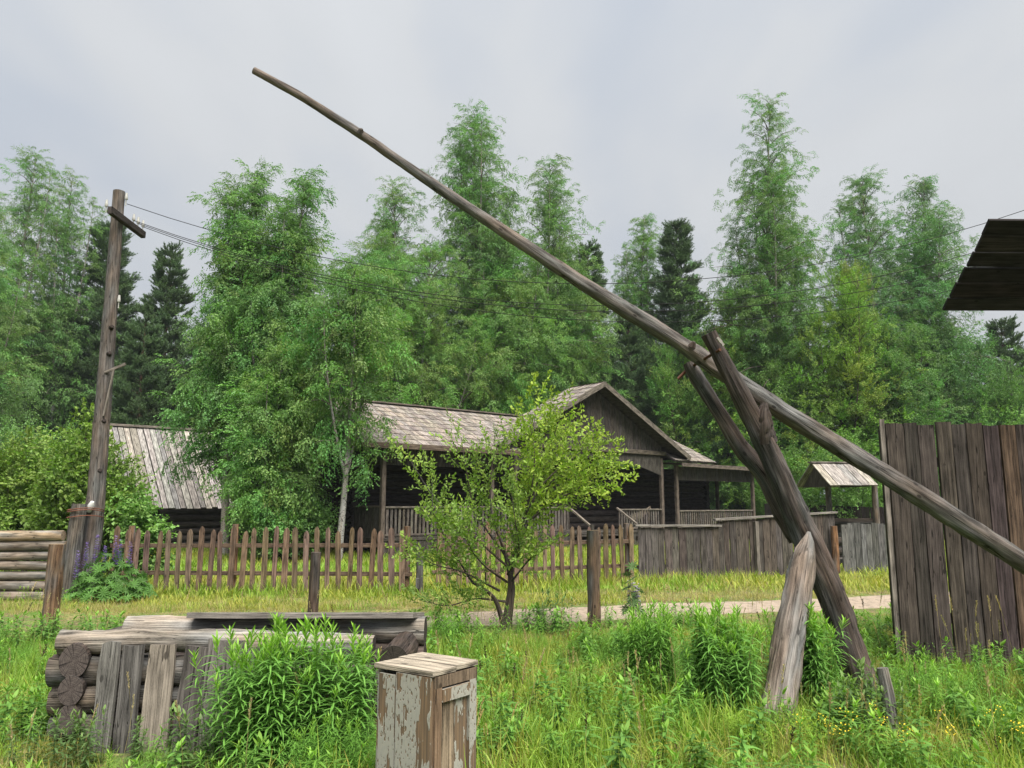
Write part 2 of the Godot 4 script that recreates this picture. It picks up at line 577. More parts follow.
func pine_spray() -> ArrayMesh:
	var mb := MB.new()
	var bark := Color(0.10, 0.06, 0.04)
	for s in 5:
		var pos := Vector3(0, 0, 0.05) if s == 0 else Vector3(0, 0, rr(0.1, 0.5))
		var d := Vector3(0, 0.1, 1) if s == 0 else Vector3(rr(-1, 1), rr(-0.1, 0.5), rr(0.4, 1.0))
		d = d.normalized()
		var m := 6 if s == 0 else 4
		for k in m:
			var nx := pos + d * 0.12
			twig(mb, pos, nx, 0.008, bark)
			for q in 13:
				var nd := (d * 0.75 + rnd_dir()).normalized()
				var c := 1.0 + rr(-0.25, 0.25)
				var col := Color(c, c, c * rr(0.85, 1.15))
				var at := pos.lerp(nx, rg.randf())
				var sd := side_of(nd) * 0.013
				var z := Vector2.ZERO
				mb.flat([at - sd, at + sd, at + nd * rr(0.09, 0.15)], [z, z, z], col)
			pos = nx
			d = (d + Vector3(0, 0.12, 0)).normalized()
	return mb.mesh(M.needle)

func apple_spray() -> ArrayMesh:
	var mb := MB.new()
	var bark := Color(0.09, 0.075, 0.06)
	var pos := Vector3.ZERO; var d := Vector3(0, 0, 1)
	for k in 9:
		var nx := pos + d * 0.045
		twig(mb, pos, nx, 0.0035, bark)
		pos = nx
		d = (d + rnd_dir() * 0.12).normalized()
		for q in 2 if k > 1 else 1:
			var ld := (d * 0.55 + rnd_dir() * 0.9).normalized()
			var sd := (ld.cross(Vector3.UP) + rnd_dir() * 0.5).normalized()
			var c := 1.0 + rr(-0.25, 0.25)
			leaf(mb, pos, ld, sd, rr(0.045, 0.075), rr(0.028, 0.042), Color(c * rr(0.88, 1.12), c, c * rr(0.8, 1.1)), rr(0.0, 0.3))
	return mb.mesh(M.leaf)

func make_sprays() -> void:
	SP.birch = []; SP.broad = []; SP.maple = []; SP.pine = []; SP.apple = []
	for k in 3:
		SP.birch.append(birch_spray())
		SP.broad.append(broad_spray(0.10, 0.065, 9))
		SP.maple.append(broad_spray(0.13, 0.10, 7))
		SP.pine.append(pine_spray())
		SP.apple.append(apple_spray())

func aim(d: Vector3, s: float, roll := 0.0) -> Basis:
	# local z along d, local y as upright as it can be
	var z := d.normalized()
	var x := Vector3.UP.cross(z)
	if x.length() < 0.05: x = Vector3.RIGHT
	x = x.normalized()
	var b := Basis(x, z.cross(x), z)
	if roll != 0.0: b = Basis(z, roll) * b
	return b.scaled(Vector3(s, s, s)) if s != 1.0 else b

func put(xf: Array, cols: PackedColorArray, at: Vector3, d: Vector3, s: float, roll: float, tint: Color, amt := 0.16) -> void:
	var z := d.normalized()
	var x := Vector3.UP.cross(z)
	if x.length() < 0.05: x = Vector3.RIGHT
	x = x.normalized()
	var b := Basis(x, z.cross(x), z)
	b = Basis(z, roll) * b
	xf.append(Transform3D(b * Basis.from_scale(Vector3(s * (1.0 if rg.randf() < 0.5 else -1.0), s, s)), at))
	cols.append(vary(tint, amt))

# birch: pale stem, rising limbs whose ends hang
func birch(label: String, base: Vector3, h: float, r: float, tint: Color, dens := 1.0, clear := 0.15, lean := Vector3.ZERO, kind := "birch", limbs := 0, group := "birches around the house") -> void:
	var t := thing("birch_tree" if kind == "birch" else "broadleaf_tree", label, "tree", base, 0.0, group)
	var ph := rr(0, TAU)
	var pts := []; var rads := []
	for k in 12:
		var f := k / 11.0
		pts.append(Vector3(lean.x * f * f + 0.02 * h * 0.5 * sin(f * 5 + ph), h * f * 0.98 - 0.1 * (1.0 if k == 0 else 0.0), lean.z * f * f + 0.01 * h * cos(f * 4 + ph) - 0.01 * h * cos(ph)))
		rads.append(lerpf(0.0095 * h + 0.03, 0.012, pow(f, 0.8)))
	var mb := MB.new()
	tube(mb, pts, rads, 8, Color(0.40, 0.385, 0.36) if kind == "birch" else Color(0.14, 0.12, 0.09), 0.05, null, 1.2)
	part("trunk", mb.mesh(M.birch_bark if kind == "birch" else M.wood), t)
	var lb := MB.new()
	var xf := []; var cols := PackedColorArray()
	r *= 1.45
	# the main stem and a few rising leaders, so that the crown has several uneven tops
	var stems := [[pts, 0.0, 1.0, clear]]
	var sb := MB.new()
	var az0 := rr(0, TAU)
	for q in 4:
		var f0 := rr(0.22, 0.5)
		var top := rr(0.66, 0.95)
		var gi := f0 * 11.0
		var p0: Vector3 = pts[int(gi)]
		var az := az0 + q * 1.7 + rr(-0.4, 0.4)
		var reach := r * rr(0.35, 0.72) * (1.35 - top)  * 1.6
		var hd := Vector3(cos(az), 0, sin(az))
		var sp := []; var sr := []
		for k in 12:
			var f := k / 11.0
			sp.append(p0 + hd * reach * (1.0 - pow(1.0 - f, 1.8)) + Vector3.UP * (h * top - p0.y) * f)
			sr.append(lerpf(0.004 * h + 0.012, 0.01, f))
		tube(sb, sp, sr, 6, Color(0.34, 0.32, 0.30) if kind == "birch" else Color(0.13, 0.11, 0.085), 0.05, null, 1.2)
		stems.append([sp, f0, 0.55, 0.06])
	part("leaders", sb.mesh(M.birch_bark if kind == "birch" else M.wood), t, "stuff")
	var total := limbs if limbs > 0 else int(34 + h * 2.8)
	for st in stems:
		var sp: Array = st[0]
		var main: bool = st[2] == 1.0
		var nb: int = int(total * 0.85) if main else int(total * 0.28)
		var sr: float = r * (0.82 if main else 0.50)
		var lo: float = st[3]
		for k in nb:
			var f := pow((k + rg.randf()) / nb, 0.85)
			var y := lo + (1.0 - lo) * f
			var gi := y * 11.0
			var j := mini(int(gi), 10)
			var p0: Vector3 = sp[j].lerp(sp[j + 1], gi - j)
			var w := pow(1.0 - f, 0.48) * (0.6 + 0.4 * smoothstep(0.0, 0.2, f)) + 0.05
			var L: float = sr * w * rr(0.5, 1.35)
			var el := deg_to_rad(lerpf(20, 68, f) + rr(-14, 14))
			var az := k * 2.399 + rr(-0.6, 0.6) + ph
			var hd := Vector3(cos(az), 0, sin(az))
			var bp := []
			for q in 6:
				var s := q / 5.0
				bp.append(p0 + hd * L * s * cos(el * (1.0 - 0.3 * s)) + Vector3.UP * L * (s * sin(el) * 1.25 - 0.55 * s * s))
			var br := []
			for q in 6: br.append(lerpf(0.012 + 0.011 * L, 0.006, q / 5.0))
			tube(lb, bp, br, 4, Color(0.20, 0.17, 0.15) if kind == "birch" else Color(0.10, 0.085, 0.07))
			# each limb carries its own amount of leaf, which gives clumps and gaps
			var m := int((4.0 + L * 8.5) * dens * (rr(0.2, 0.7) if rg.randf() < 0.3 else rr(0.8, 1.6)))
			var ltint := Color(tint.r * rr(0.86, 1.16), tint.g * rr(0.86, 1.14), tint.b * rr(0.85, 1.2))
			for q in m:
				var s := pow(rr(0.03, 1.0), 0.7)
				var gq := s * 5.0
				var jj := mini(int(gq), 4)
				var at: Vector3 = bp[jj].lerp(bp[jj + 1], gq - jj)
				var off := rnd_dir() * (L * 0.30 * s + 0.22)
				off.y -= absf(off.y) * 0.35
				at += off
				var d := (hd * rr(0.3, 1.0) + rnd_dir() * 0.95 + Vector3(0, lerpf(-0.25, 0.8, f * f), 0)).normalized()
				put(xf, cols, at, d, rr(0.6, 1.2) * lerpf(1.0, 0.66, f), rr(-0.7, 0.7), ltint, 0.16)
		for q in int(10 * dens):
			var at: Vector3 = sp[11] - Vector3.UP * rr(0, 0.09 * h) + rnd_dir() * 0.12
			put(xf, cols, at, (Vector3.UP * 1.7 + rnd_dir()).normalized(), rr(0.35, 0.6), 0.0, tint, 0.14)
	part("limbs", lb.mesh(M.wood), t, "stuff")
	var list: Array = SP.birch if kind == "birch" else SP.broad
	scatter("crown", list[rg.randi() % 3], xf, cols, t)

# pine or spruce: whorls of level branches with upturned ends
func conifer(label: String, base: Vector3, h: float, r: float, tint: Color, dens := 1.0, clear := 0.1, taper := 0.8, group := "conifers at the forest edge") -> void:
	var t := thing("pine_tree", label, "tree", base, 0.0, group)
	var mb := MB.new()
	tube(mb, [Vector3(0, -0.1, 0), Vector3(0.05, h * 0.4, 0.02), Vector3(-0.04, h * 0.75, 0), Vector3(0, h * 0.985, 0)], [0.012 * h, 0.009 * h, 0.006 * h, 0.012], 8, Color(0.17, 0.10, 0.065), 0.04)
	part("trunk", mb.mesh(M.wood), t)
	var lb := MB.new()
	var xf := []; var cols := PackedColorArray()
	var y := h * clear
	var ph := 0.0
	while y < h * 0.97:
		var f := (y - h * clear) / (h * (1.0 - clear))
		var nb := 5
		ph += 0.7
		for k in nb:
			var L := r * (pow(1.0 - f, taper) * 0.98 + 0.035) * rr(0.4, 1.3)
			var az := ph + TAU * k / nb + rr(-0.35, 0.35)
			var hd := Vector3(cos(az), 0, sin(az))
			var rise := lerpf(-0.05, 0.55, f) + rr(-0.15, 0.15)
			var p0 := Vector3(0, y + rr(-0.15, 0.15), 0)
			var bp := []
			for q in 4:
				var s := q / 3.0
				bp.append(p0 + hd * L * s + Vector3.UP * L * (rise * s - 0.18 * s + 0.22 * s * s))
			tube(lb, bp, [0.03 + 0.008 * L, 0.02, 0.012, 0.006], 4, Color(0.13, 0.085, 0.06))
			var ltint := vary(tint, 0.15)
			var m := int((4.0 + L * 8.5) * dens * rr(0.5, 1.3))
			for q in m:
				var s := pow(rr(0.08, 1.0), 0.65)
				var gq := s * 3.0
				var j := mini(int(gq), 2)
				var at: Vector3 = bp[j].lerp(bp[j + 1], gq - j)
				var sd := Vector3(-hd.z, 0, hd.x) * rr(-1, 1)
				at += sd * L * 0.22 * (1.1 - s)
				put(xf, cols, at, (hd * 0.9 + sd * 0.7 + Vector3(0, rr(0.0, 0.55), 0)).normalized(), rr(0.8, 1.3) * lerpf(1.0, 0.75, f), rr(-0.5, 0.5), ltint, 0.12)
		y += rr(0.38, 0.62) * lerpf(1.15, 0.7, f)
	for q in 5:
		put(xf, cols, Vector3(0, h * rr(0.94, 0.98), 0), (Vector3.UP * 2.0 + rnd_dir()).normalized(), rr(0.5, 0.8), 0.0, tint)
	part("limbs", lb.mesh(M.wood), t, "stuff")
	scatter("crown", SP.pine[rg.randi() % 3], xf, cols, t)

# many-stemmed shrub with clumps of leaves
func shrub(label: String, base: Vector3, h: float, r: float, tint: Color, n: int, kind := "broad", group := "leafy shrubs", size := 0.8, category := "shrub") -> void:
	var t := thing("leafy_shrub", label, category, base, 0.0, group)
	var lb := MB.new()
	var xf := []; var cols := PackedColorArray()
	for k in n:
		var az := rr(0, TAU); var q := sqrt(rg.randf())
		var hd := Vector3(cos(az), 0, sin(az))
		var top := hd * r * q + Vector3.UP * h * (1.0 - 0.42 * q * q) * rr(0.55, 1.08)
		var foot := hd * r * 0.15 * q + Vector3(0, -0.05, 0)
		var mid := foot.lerp(top, 0.55) + hd * r * 0.12
		if k % 3 == 0: tube(lb, [foot, mid, top], [0.02 + 0.006 * h, 0.012, 0.005], 4, Color(0.11, 0.09, 0.07))
		var ltint := vary(tint, 0.20)
		for j in 9:
			var s := 1.0 - pow(rg.randf(), 1.3) * 0.75
			var at := (foot.lerp(mid, s * 2.0) if s < 0.5 else mid.lerp(top, s * 2.0 - 1.0)) + rnd_dir() * 0.25 * size
			put(xf, cols, at, (hd * rr(0.1, 1.0) + rnd_dir() * 0.8 + Vector3(0, 0.35, 0)).normalized(), size * rr(0.6, 1.1), rr(-0.5, 0.5), ltint, 0.12)
	part("stems", lb.mesh(M.wood), t)
	scatter("foliage", SP[kind][rg.randi() % 3], xf, cols, t)

# ------------------------------------------------------------------ grass and weeds
func tuft(n: int, h: float, spread: float, w: float, droop: float, straw := 0.0) -> ArrayMesh:
	var mb := MB.new()
	for k in n:
		var az := rr(0, TAU)
		var hd := Vector3(cos(az), 0, sin(az))
		var at := Vector3(rr(-1, 1), 0, rr(-1, 1)) * spread
		var d := (Vector3.UP + hd * absf(rg.randfn(0.0, 0.55))).normalized()
		var c := 1.0 + rr(-0.25, 0.25)
		var col := Color(c * rr(0.85, 1.25), c, c * rr(0.8, 1.1))
		if rg.randf() < straw: col = Color(2.2 * c, 1.25 * c, 1.9 * c)
		blade(mb, at, d, hd, h * rr(0.35, 1.15), w * rr(0.6, 1.7), droop * rr(0.2, 1.9), col, 4)
	return mb.mesh(M.grass)

func seed_stalk(h: float, dark := false) -> ArrayMesh:
	var mb := MB.new()
	var col := Color(0.30, 0.25, 0.12)
	var ps := []
	var az := rr(0, TAU)
	for k in 5:
		var f := k / 4.0
		ps.append(Vector3(cos(az), 0, sin(az)) * 0.12 * h * f * f + Vector3.UP * h * f)
	for k in 4: twig(mb, ps[k], ps[k + 1], 0.0022, col)
	var hc := Color(0.42, 0.34, 0.19) if not dark else Color(0.06, 0.045, 0.03)
	for k in 46:
		var f := 0.80 + 0.2 * rg.randf()
		var at: Vector3 = ps[3].lerp(ps[4], (f - 0.75) * 4.0)
		var d := (Vector3.UP + rnd_dir() * 0.7).normalized()
		leaf(mb, at, d, side_of(d), rr(0.012, 0.026), 0.005, hc * rr(0.7, 1.3))
	return mb.mesh(M.grass)

# upright stalk thick with narrow arching leaves
func weed_stem(h: float, n: int, ln: float, w: float, col: Color, tipcol: Color) -> ArrayMesh:
	var mb := MB.new()
	var bend := Vector3(rr(-0.08, 0.08), 0, rr(-0.08, 0.08)) * h
	var ps := []
	for k in 6:
		var f := k / 5.0
		ps.append(bend * f * f + Vector3.UP * h * f)
	for k in 5: tube(mb, [ps[k], ps[k + 1]], [lerpf(0.005, 0.0025, k / 5.0), lerpf(0.005, 0.0025, (k + 1) / 5.0)], 4, Color(col.r * 1.1, col.g * 0.95, col.b))
	for k in n:
		var f := 0.10 + 0.88 * float(k) / n
		var g := f * 5.0
		var j := mini(int(g), 4)
		var at: Vector3 = ps[j].lerp(ps[j + 1], g - j)
		var az := k * 2.4 + rr(-0.2, 0.2)
		var hd := Vector3(cos(az), 0, sin(az))
		var young := f > 0.86
		var d := (hd + Vector3.UP * (0.45 if not young else 1.3)).normalized()
		var cc := (tipcol if young else col) * rr(0.8, 1.2)
		blade(mb, at, d, Vector3.UP, ln * (1.0 if not young else 0.6) * rr(0.75, 1.15), w * rr(0.8, 1.15), rr(0.5, 1.3) if not young else 0.2, Color(cc.r, cc.g, cc.b), 3)
	return mb.mesh(M.leaf)

func weed_clump(called: String, label: String, at: Vector3, rx: float, rz: float, count: int, h: float, meshes: Array, size := 1.0) -> Node3D:
	var t := thing(called, label, "weeds", at, 0.0, "clumps of tall weeds")
	for k in count:
		var az := rr(0, TAU); var q := sqrt(rg.randf())
		var o := part("stem", meshes[k % meshes.size()], t)
		var x := cos(az) * rx * q; var z := sin(az) * rz * q
		o.position = Vector3(x, ground_y(at.x + x, at.z + z) - 0.03, z)
		var s := h * rr(0.68, 1.08) * (1.0 - 0.18 * q * q)
		o.transform.basis = Basis.from_euler(Vector3(rr(-0.12, 0.12) + z / maxf(rz, 0.1) * 0.12, rr(0, TAU), rr(-0.12, 0.12) - x / maxf(rx, 0.1) * 0.12)).scaled(Vector3(s, s, s) * size)
	return t

# ------------------------------------------------------------------ the well sweep
func make_sweep() -> void:
	var t := thing("well_sweep", "long grey tapered pole balanced in a leaning forked trunk", "well sweep", Vector3(3.06, 0, -7.0))
	var o := -t.position
	var ps := [Vector3(-2.53, 5.83, -7.0), Vector3(-2.08, 5.56, -7.0), Vector3(-1.48, 5.17, -7.0), Vector3(-0.79, 4.67, -7.0), Vector3(-0.11, 4.20, -7.0), Vector3(0.64, 3.67, -7.0), Vector3(1.2, 3.335, -7.0), Vector3(1.72, 2.985, -7.0), Vector3(2.28, 2.58, -7.0), Vector3(2.99, 2.135, -7.0), Vector3(3.68, 1.675, -7.0), Vector3(4.56, 1.09, -7.0), Vector3(5.6, 0.42, -7.0)]
	for k in ps.size(): ps[k] += o + Vector3(rr(-0.012, 0.012), rr(-0.012, 0.012), rr(-0.03, 0.03))
	part("sweep_pole", log_mesh(ps, [0.034, 0.038, 0.043, 0.050, 0.057, 0.065, 0.073, 0.078, 0.082, 0.085, 0.088, 0.091, 0.094], 36, 170, Color(0.165, 0.150, 0.138), 0.20, Color(0.10, 0.085, 0.075)), t)
	# knots along the pole
	var kb := MB.new()
	for k in [[Vector3(-1.47, 5.165, -6.975), Vector3(-1.455, 5.19, -6.945)], [Vector3(1.66, 3.045, -6.955), Vector3(1.68, 3.085, -6.93)]]:
		tube(kb, [k[0] + o, k[1] + o], [0.040, 0.016], 8, Color(0.09, 0.075, 0.065), 0.1)
	part("knots", kb.mesh(M.wood), t)
	var dark := Color(0.105, 0.089, 0.081)
	var tr := [Vector3(3.12, -0.25, -6.98), Vector3(2.98, 0.28, -7.0), Vector3(2.81, 0.86, -7.0), Vector3(2.60, 1.36, -6.98), Vector3(2.42, 1.80, -6.93), Vector3(2.22, 2.23, -6.86), Vector3(2.01, 2.62, -6.78), Vector3(1.76, 3.12, -6.72)]
	for k in tr.size(): tr[k] += o
	part("forked_trunk", log_mesh(tr, [0.132, 0.130, 0.126, 0.120, 0.106, 0.096, 0.080, 0.070], 40, 90, dark, 0.26, Color(0.06, 0.05, 0.045), Vector2(1.0, 0.9)), t)
	var pr := [Vector3(2.60, 1.30, -7.06), Vector3(2.36, 1.82, -7.14), Vector3(2.15, 2.12, -7.18), Vector3(1.98, 2.42, -7.20), Vector3(1.76, 2.82, -7.24), Vector3(1.70, 2.95, -7.25)]
	for k in pr.size(): pr[k] += o
	part("fork_prong", log_mesh(pr, [0.11, 0.095, 0.08, 0.074, 0.066, 0.06], 32, 50, Color(0.125, 0.105, 0.095), 0.24, Color(0.06, 0.05, 0.045)), t)
	# torn collar where the fork was cut
	part("broken_branch", log_mesh([Vector3(2.26, 2.16, -6.88) + o, Vector3(2.24, 2.38, -6.81) + o, Vector3(2.26, 2.50, -6.80) + o], [0.105, 0.062, 0.02], 24, 20, dark * 0.8, 0.5, Color(0.05, 0.042, 0.036)), t)
	var pb := MB.new()
	tube(pb, [Vector3(1.83, 2.95, -6.62) + o, Vector3(1.70, 2.90, -7.36) + o], [0.014, 0.014], 8, Color(0.09, 0.045, 0.03))
	tube(pb, [Vector3(1.70, 2.90, -7.30) + o, Vector3(1.60, 2.80, -7.30) + o], [0.016, 0.014], 8, Color(0.18, 0.09, 0.06))
	part("pivot_pin", pb.mesh(M.rusty_metal), t)
	var sb := MB.new()
	board(sb, Transform3D(Basis.from_euler(Vector3(0, 0.35, 0.75)), Vector3(1.865, 2.99, -6.635) + o), 0.028, 0.09, 0.012, Color(0.24, 0.225, 0.20))
	part("tin_patch", sb.mesh(M.rusty_metal), t)
	# the short brace, pointed at the top
	var b := thing("brace_post", "short thick pale post with pointed top propping the forked trunk", "post", Vector3(1.98, 0, -6.2))
	o = -b.position
	var bp := [Vector3(1.87, -0.2, -5.92), Vector3(2.07, 0.25, -6.18), Vector3(2.27, 0.70, -6.42), Vector3(2.44, 1.08, -6.62), Vector3(2.52, 1.25, -6.70), Vector3(2.56, 1.37, -6.74)]
	for k in bp.size(): bp[k] += o
	part("shaft", log_mesh(bp, [0.128, 0.122, 0.115, 0.104, 0.068, 0.016], 40, 90, Color(0.23, 0.20, 0.175), 0.20, Color(0.2, 0.18, 0.15)), b)
	var st := thing("stub_post", "small grey stub post in the weeds beside the forked trunk", "post", Vector3(2.62, 0, -5.62))
	part("shaft", log_mesh([Vector3(0.02, -0.15, 0), Vector3(0, 0.25, 0.0), Vector3(-0.02, 0.47, -0.02)], [0.045, 0.043, 0.038], 12, 12, Color(0.20, 0.195, 0.18), 0.12), st)

# ------------------------------------------------------------------ right-hand board wall and the tarred canopy
func make_gate_wall() -> void:
	var t := thing("board_wall", "tall dark brown wall of upright planks at the right", "wall", Vector3(3.94, 0, -8.1), 0.01)
	var x := 0.0
	var k := 0
	while x < 3.6:
		var w := rr(0.15, 0.20)
		var tone := rr(0.85, 1.1)
		var col := Color(0.098 * tone, 0.080 * tone * rr(0.95, 1.05), 0.071 * tone * rr(0.9, 1.1))
		if k == 1: col = Color(0.065, 0.055, 0.05)
		if k == 7: col = Color(0.14, 0.098, 0.07)
		part("plank", board_mesh(w - rr(0.008, 0.02), 2.5 + rr(-0.018, 0.018), 0.035, col, 0.004, 0.008, Transform3D(Basis.from_euler(Vector3(0, rr(-0.03, 0.03), rr(-0.004, 0.004))), Vector3(x + w / 2, -0.05, rr(-0.01, 0.012)))), t)
		x += w
		k += 1
	part("edge_batten", beam_mesh(Vector3(-0.018, -0.05, -0.01), Vector3(-0.018, 2.50, -0.01), 0.014, 0.05, Color(0.30, 0.265, 0.23)), t)  # pale tone paints in the light caught by the wall edge
	for y in [0.45, 2.05]:
		part("rail", beam_mesh(Vector3(0.0, y, -0.075), Vector3(3.6, y, -0.075), 0.08, 0.10, Color(0.09, 0.075, 0.06)), t)
	for px in [0.12, 1.9, 3.5]:
		part("post", beam_mesh(Vector3(px, -0.2, -0.19), Vector3(px, 2.4, -0.19), 0.14, 0.14, Color(0.09, 0.075, 0.06)), t)

	var c := thing("plank_canopy", "sloping roof of black tarred planks with open gaps", "canopy", Vector3(6.3, 0, -7.6))
	var a := Vector3(0, 3.66, -0.42); var b := Vector3(0, 4.36, 0.44)
	var up := (b - a)
	var n := 6
	for j in n:
		var f := (j + 0.5) / n
		var mid := a + up * f
		var w := up.length() / n
		var x0 := -1.68 + rr(-0.025, 0.025) + 0.01 * j
		var ax := up.normalized()
		var nrm := Vector3.RIGHT.cross(ax)
		var bs := Basis(ax, Vector3.RIGHT, nrm * -1.0)
		part("plank", board_mesh(w * [0.92, 0.97, 0.89, 0.92, 0.98, 0.92][j] , 3.1, 0.03, Color(0.036, 0.030, 0.031) * rr(0.6, 1.5), 0.012, 0.02, Transform3D(bs, Vector3(x0, 0, 0) + mid + nrm * (0.004 if j % 2 == 0 else -0.004))), c)
	for rx in [0.0, 1.1]:
		part("rafter", beam_mesh(a + Vector3(rx, -0.08, 0.0), b + Vector3(rx, -0.08, 0.0), 0.07, 0.10, Color(0.03, 0.025, 0.022)), c)
		part("post", beam_mesh(Vector3(rx, -0.2, -0.36), Vector3(rx, 3.66, -0.36), 0.13, 0.13, Color(0.09, 0.075, 0.06)), c)
		part("post", beam_mesh(Vector3(rx, -0.2, 0.38), Vector3(rx, 4.25, 0.38), 0.13, 0.13, Color(0.09, 0.075, 0.06)), c)

# ------------------------------------------------------------------ fences
func picket_mesh(h: float, w: float, col: Color) -> ArrayMesh:
	var mb := MB.new()
	var p := PackedVector2Array([Vector2(-w / 2, 0), Vector2(w / 2, 0), Vector2(w / 2 + rr(-0.004, 0.004), h * 0.5), Vector2(w / 2, h - 0.09), Vector2(w * 0.30, h - 0.03), Vector2(rr(-0.01, 0.01), h), Vector2(-w * 0.30, h - 0.03), Vector2(-w / 2, h - 0.09), Vector2(-w / 2 + rr(-0.004, 0.004), h * 0.5)])
	outline(mb, Transform3D.IDENTITY, p, 0.024, col, Vector2(rg.randf(), rg.randf()))
	return mb.mesh(M.wood)

func picket_fence(label: String, a: Vector3, b: Vector3, posts: Array, step: float) -> void:
	var d := b - a
	var t := thing("picket_fence", label, "fence", a, atan2(-d.z, d.x), "picket fences")
	var ln := d.length()
	var x := 0.06
	while x < ln:
		var tone := rr(0.8, 1.2)
		var o := part("picket", picket_mesh(1.15 + rr(-0.07, 0.04), 0.095 + rr(-0.012, 0.014), Color(0.215 * tone, 0.149 * tone * rr(0.95, 1.1), 0.109 * tone * rr(0.85, 1.15))), t)
		o.position = Vector3(x + rr(-0.012, 0.012), 0.04 + rr(-0.015, 0.015), 0.045)
		o.rotation = Vector3(rr(-0.02, 0.02), 0, rr(-0.04, 0.04))
		x += step
	for y in [0.36, 0.86]:
		part("rail", beam_mesh(Vector3(-0.05, y + rr(-0.02, 0.02), 0), Vector3(ln + 0.05, y + rr(-0.02, 0.02), 0), 0.04, 0.075, Color(0.16, 0.11, 0.08)), t)
	for px in posts:
		part("post", log_mesh([Vector3(px, -0.3, -0.09), Vector3(px + 0.01, 0.6, -0.09), Vector3(px, 1.22 + rr(-0.04, 0.06), -0.09)], [0.065, 0.062, 0.058], 10, 8, Color(0.25, 0.15, 0.09) * rr(0.8, 1.1), 0.06, Color(0.36, 0.24, 0.14)), t)

func board_fence(called: String, label: String, a: Vector3, b: Vector3, h0: float, h1: float, col: Color, wd: float, cap: bool, ragged := 0.01) -> Node3D:
	var d := b - a
	var t := thing(called, label, "fence", a, atan2(-d.z, d.x), "grey board fences")
	var ln := d.length()
	var x := 0.0
	while x < ln - wd * 0.5:
		var w := wd * rr(0.85, 1.15)
		var h := lerpf(h0, h1, x / ln)
		part("plank", board_mesh(w - 0.012, h + rr(-ragged, ragged), 0.028, vary(col, 0.22), 0.006, 0.012, Transform3D(Basis.from_euler(Vector3(0, rr(-0.03, 0.03), rr(-0.012, 0.012))), Vector3(x + w / 2, -0.03, rr(-0.01, 0.01)))), t)
		x += w
	for y in [0.3, 0.9]:
		part("rail", beam_mesh(Vector3(0, y, -0.06), Vector3(ln, y, -0.06), 0.07, 0.09, col * 0.9), t)
	if cap:
		part("cap_board", beam_mesh(Vector3(-0.08, h0 + 0.01, 0.0), Vector3(ln + 0.08, h1 + 0.01, 0.0), 0.15, 0.045, Color(0.27, 0.25, 0.22)), t)
	return t

func round_post(label: String, at: Vector3, h: float, r: float, col: Color, lean := Vector3.ZERO, endcol := Color(0.3, 0.22, 0.14)) -> Node3D:
	var t := thing("round_post", label, "post", at, 0.0, "round posts in the grass")
	part("shaft", log_mesh([Vector3(0, -0.3, 0), lean * 0.5 + Vector3(0, h * 0.5, 0), lean + Vector3(0, h, 0)], [r * 1.06, r, r * 0.96], 14, 20, col, 0.10, endcol), t)
	return t

